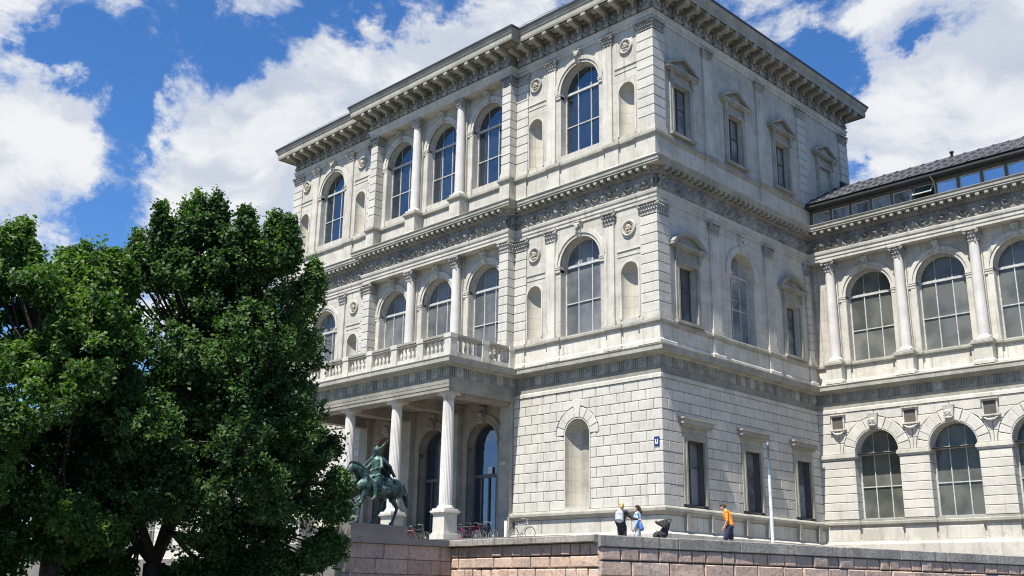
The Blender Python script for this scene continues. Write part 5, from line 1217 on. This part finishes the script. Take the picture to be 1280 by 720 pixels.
# ---- bicycles
def make_bike(label, loc, rz, col, name='bicycle'):
    b = thing(name, label, 'bicycle', loc, rz, 'bicycles parked by the portico'); fm = plain('bike_paint', col, .35, .2, .1)
    R0 = .335
    for x in (-.52, .52):
        wl = link('wheel', MB().torus((x, 0, R0), R0-.02, .02, 'y', 30, 6), 'gutter', b, loc, rz)
        sp2 = MB().torus((x, 0, R0), R0-.045, .01, 'y', 30, 5).tube([(x, -.04, R0), (x, .04, R0)], .03, 8)
        for k in range(14):
            a = 2*math.pi*k/14; sp2.tube([(x, 0, R0), (x+(R0-.04)*math.cos(a), 0, R0+(R0-.04)*math.sin(a))], .004, 4)
        link('spokes', sp2, 'frame', wl, loc, rz)
        link('mudguard', MB().torus((x, 0, R0), R0+.03, .012, 'y', 30, 4), fm, b, loc, rz) if False else None
    link('bike_frame', MB().tube([(-.52, 0, R0), (-.05, 0, .3)], .014, 6).tube([(-.05, 0, .3), (-.2, 0, .86)], .018, 7).tube([(-.52, 0, R0), (-.17, 0, .76)], .012, 6).tube([(-.05, 0, .3), (.36, 0, .74)], .02, 7).tube([(-.17, 0, .74), (.35, 0, .82)], .017, 7).tube([(.33, 0, .92), (.52, 0, R0)], .017, 7), fm, b, loc, rz)
    link('handlebar', MB().tube([(.33, 0, .9), (.31, 0, 1.02)], .014, 6).tube([(.15, -.28, 1.02), (.28, -.2, 1.04), (.32, 0, 1.02), (.28, .2, 1.04), (.15, .28, 1.02)], .013, 6), 'frame', b, loc, rz)
    link('saddle', MB().ball((-.24, 0, .93), (.14, .075, .045), 10, 6).tube([(-.2, 0, .86), (-.22, 0, .92)], .014, 6), 'gutter', b, loc, rz)
    link('pedals', MB().tube([(-.05, -.14, .16), (-.05, -.06, .3), (-.05, .06, .3), (-.05, .14, .44)], .012, 5).torus((-.05, .05, .3), .09, .012, 'y', 16, 5), 'gutter', b, loc, rz)
    return b
def bpos(px, y):
    d = fw + r2*((px-640)/1294.8) - u2*((660-360)/1294.8); t = (y+40.853)/d.y; return (30.528+d.x*t, y, GB+.03)
make_bike('magenta bicycle leaning in front of the right hand door', bpos(581, -2.6), R_(28), (.42, .02, .13))
make_bike('second deep red bicycle half behind the magenta one', bpos(591, -2.2), R_(22), (.3, .02, .06))
make_bike('dark bicycle with large front wheel right of the red bicycles', bpos(606, -2.4), R_(15), (.03, .035, .04))
make_bike('silver bicycle standing against the wall base right of the portico', bpos(652, -3.2), R_(8), (.45, .46, .47))
make_bike('white and black bicycle just left of the thick column pedestal', bpos(522, -2.8), R_(20), (.12, .12, .13))
make_bike('red framed bicycle partly behind the statue pedestal', bpos(509, -2.3), R_(40), (.4, .08, .05))
# ---- railing, bollard, lamp post
rl = thing('railing', 'thin dark metal railing in front of the doors', 'railing', (-12.8, -1.6, GB))
for z in (.95, .5): link('rail', MB().tube([(-15.0, -1.6, GB+z), (-10.9, -1.6, GB+z)], .02, 6), 'dframe', rl)
for x in np.linspace(-15, -10.9, 5): link('post', MB().tube([(x, -1.6, GB), (x, -1.6, GB+.97)], .022, 6), 'dframe', rl, (0, 0, 0))
bp_ = bpos(632, -3.4); bo = thing('bollard', 'short white bollard between the bicycles at the foot of the pilaster', 'bollard', bp_)
link('post', MB().lathe([(.07, 0), (.07, .92), (.05, .96), (0.01, .98)], n=14), plain('white_paint', (.75, .75, .73), .5), bo, bp_)
lp = (9.95, -6.85, hz); la = thing('flag_pole', 'slim white pole standing on the terrace in front of the second ground floor window', 'pole', lp)
link('base_plate', MB().lathe([(.2, 0), (.2, .04), (.1, .1), (.085, .16)], n=16), 'frame', la, lp)
link('mast', MB().lathe([(.065, .05), (.06, 1.9), (.05, 2.9)], n=16), plain('white_mast', (.58, .6, .62), .35), la, lp)
link('mast_top', MB().lathe([(.048, 2.9), (.042, 3.95), (.06, 3.96), (.06, 4.05), (.01, 4.1)], n=16), plain('grey_mast', (.13, .2, .24), .4), la, lp)

# ================================================================== TREES
def make_tree(label, base, fork, crown_c, rad, nlobes, nleaf, mat, seed, spikes, trunk_r=.3, leaf=.15, shape=1., clear=None, group='big broadleaf trees'):
    rg = np.random.default_rng(seed); rr = random.Random(seed)
    Tt = thing('broadleaf_tree', label, 'tree', base, 0, group)
    bx_, by_, bz_ = base; cx, cy, cz = crown_c; rx, ry, rz = rad
    cent = []
    # shell and inner lobes
    k = 0
    while len(cent) < nlobes:
        v = rg.normal(size=3); v /= np.linalg.norm(v); q = rg.random()**.28
        p = np.array([cx+v[0]*rx*q, cy+v[1]*ry*q, cz+v[2]*rz*q*(1 if v[2] > 0 else .95)])
        if p[2] < bz_+2.0: continue
        if clear and clear(p): continue
        # trees are narrower at the top
        t = (p[2]-(cz-rz))/(2*rz); lim = 1.14-.18*min(1, t*2)-.5*max(0, t-.5)*2*shape
        if np.hypot((p[0]-cx)/rx, (p[1]-cy)/ry) > lim: continue
        s = rg.uniform(.42, .82); cent.append((p, np.array([s, s, s*rg.uniform(.75, 1.2)])))
    for sx, sy, sz, h in spikes:
        for q in range(5): cent.append((np.array([sx+rg.normal()*.1, sy+rg.normal()*.1, sz+h*q/4]), np.array([.36-.055*q, .36-.055*q, .4])))
    br = MB()
    top = Vector((cx, cy, cz+rz*.55)); F = Vector(fork)
    br.tube([base, tuple(Vector(base).lerp(F, .5)+Vector((.05, .03, 0))), tuple(F)], [trunk_r*1.25, trunk_r, trunk_r*.9], 12)
    limbs = []
    for i in range(9):
        a = i*2.4+rr.random(); el = rr.uniform(.35, 1.25); L = min(rx, rz)*rr.uniform(.75, 1.0)
        e = F+Vector((math.cos(a)*math.cos(el)*rx*.75, math.sin(a)*math.cos(el)*ry*.75, math.sin(el)*rz*1.2)); mpt = F.lerp(e, .45)+Vector((rr.uniform(-.3, .3), rr.uniform(-.3, .3), rr.uniform(-.1, .3)*-1))
        pts = [F.lerp(mpt, t)*(1-t)+mpt.lerp(e, t)*t for t in [0, .2, .4, .6, .8, 1]]
        br.tube(pts, [trunk_r*.5*(1-.8*t/5) for t in range(6)], 8); limbs += pts
    for p, s in cent:
        q = min(limbs, key=lambda l: (l-Vector(p)).length); v = Vector(p)
        br.tube([q, q.lerp(v, .5)+Vector((rr.uniform(-.15, .15), rr.uniform(-.15, .15), -.08)), v], [.045, .03, .01], 5)
    link('trunk', br, 'bark', Tt)
    # leaves: sprays of leaves around twig tips on the lobes
    per = nleaf//len(cent); Vs = []
    C_ = np.concatenate([np.repeat(p[None], per, 0) for p, s in cent]); S_ = np.concatenate([np.repeat(s[None], per, 0) for p, s in cent]); N = len(C_)
    ntw = 36
    tw = rg.normal(size=(len(cent), ntw, 3)); tw /= np.linalg.norm(tw, axis=2, keepdims=True); tw *= rg.uniform(.55, 1.12, size=(len(cent), ntw, 1)); tw[..., 2] *= np.where(tw[..., 2] < 0, .7, 1)
    idx = np.repeat(np.arange(len(cent)), per); ti = rg.integers(0, ntw, N)
    pos = C_+tw[idx, ti]*S_+rg.normal(size=(N, 3))*.085
    nrm = rg.normal(size=(N, 3))*.75+tw[idx, ti]*.6+np.array([0, 0, .55]); nrm /= np.linalg.norm(nrm, axis=1, keepdims=True)
    tg = np.cross(nrm, rg.normal(size=(N, 3))); tg /= np.linalg.norm(tg, axis=1, keepdims=True); bt = np.cross(nrm, tg)
    ls = (leaf*rg.uniform(.65, 1.3, N))[:, None]
    V = np.stack([pos-tg*ls*.55, pos-bt*ls*.33+nrm*ls*.05, pos+tg*ls*.55, pos+bt*ls*.33+nrm*ls*.05], 1).reshape(-1, 3)
    me = bpy.data.meshes.new('crown'); me.vertices.add(4*N); me.vertices.foreach_set('co', V.ravel()); me.loops.add(4*N); me.loops.foreach_set('vertex_index', np.arange(4*N)); me.polygons.add(N); me.polygons.foreach_set('loop_start', np.arange(N)*4); me.polygons.foreach_set('loop_total', np.full(N, 4)); me.update(calc_edges=True)
    link('crown', me, mat, Tt); return Tt
def ray(px, py, dist):
    d = (fw + r2*((px-640)/1294.8) - u2*((py-360)/1294.8)); return Vector((30.528, -40.853, 0))+d*dist
c0 = ray(258, 505, 27.5)
def spk(px, py, dist, h): v = ray(px, py, dist); return (v.x, v.y, v.z, h)
def topix(p):
    d = Vector(p)-Vector((30.528, -40.853, 0)); z = d.dot(fw); return 640+1294.8*d.dot(r2)/z, 360-1294.8*d.dot(u2)/z
def clear_big(p):
    x, y = topix(p); return (150 < x < 250 and y > 655) or x > 412 or (x > 385 and y < 520) or y < 312 or x < 105
tb = ray(193, 705, 27.5)
make_tree('large dark green broadleaf tree in front of the palace, its crown reaching the statue', (tb.x, tb.y, -1.6), (tb.x, tb.y, .55), tuple(c0), (3.2, 3.4, 4.9), 220, 330000, 'leaf', 5,
          [spk(200, 318, 27, .95), spk(236, 306, 27, 1.0), spk(268, 304, 27.5, 1.0), spk(302, 312, 27, .85), spk(340, 322, 27, .85), spk(360, 330, 27, .85), spk(170, 345, 27.5, .85), spk(388, 372, 27, .6), spk(150, 372, 27, .6),
           spk(415, 640, 27, .2), spk(408, 690, 27, .2), spk(420, 610, 27, .1), spk(385, 700, 27, .1), spk(330, 705, 27, .1), spk(290, 700, 27, .1), spk(350, 712, 27, .05), spk(310, 716, 27, .05), spk(270, 716, 27, .02), spk(120, 712, 27, .1), spk(135, 700, 27, .1), spk(150, 716, 27, .02), spk(105, 700, 27, .1), spk(88, 705, 26, .1), spk(240, 722, 26.8, .02), spk(222, 728, 26.8, .02)],   .32, .108, clear=clear_big)
c1_ = ray(30, 530, 24.5)
tb2 = ray(60, 715, 25)
def clear_left(p):
    x, y = topix(p); return y < 328 or x > 150 or (100 < x and y > 690)
make_tree('yellowish green broadleaf tree at the far left edge of the picture', (tb2.x, tb2.y, -1.6), (tb2.x, tb2.y, 1.2), tuple(c1_), (2.8, 3.0, 4.4), 120, 190000, 'leaf2', 9,
          [spk(18, 315, 25, .5), spk(10, 350, 25, .5), spk(78, 350, 25.5, .4), spk(118, 362, 25.5, .3), spk(60, 375, 25, .4), spk(95, 380, 25, .3), spk(30, 340, 25, .4), spk(130, 348, 26, .4), spk(145, 365, 26, .4), spk(108, 350, 26, .5)], .24, .115, shape=.4, clear=clear_left)
# far trees beyond the left wing so the horizon is not bare
for i, (x, y, lab) in enumerate(((-95, -2, 'distant green tree beyond the left wing, left of the others'), (-108, 18, 'distant green tree beyond the left wing, farther back'))):
    make_tree(lab, (x, y, -1.6), (x, y, 2), (x, y, 7), (5, 5, 5.5), 60, 9000, 'leaf', 40+i, [], .3, .5, group='distant trees beyond the left wing')
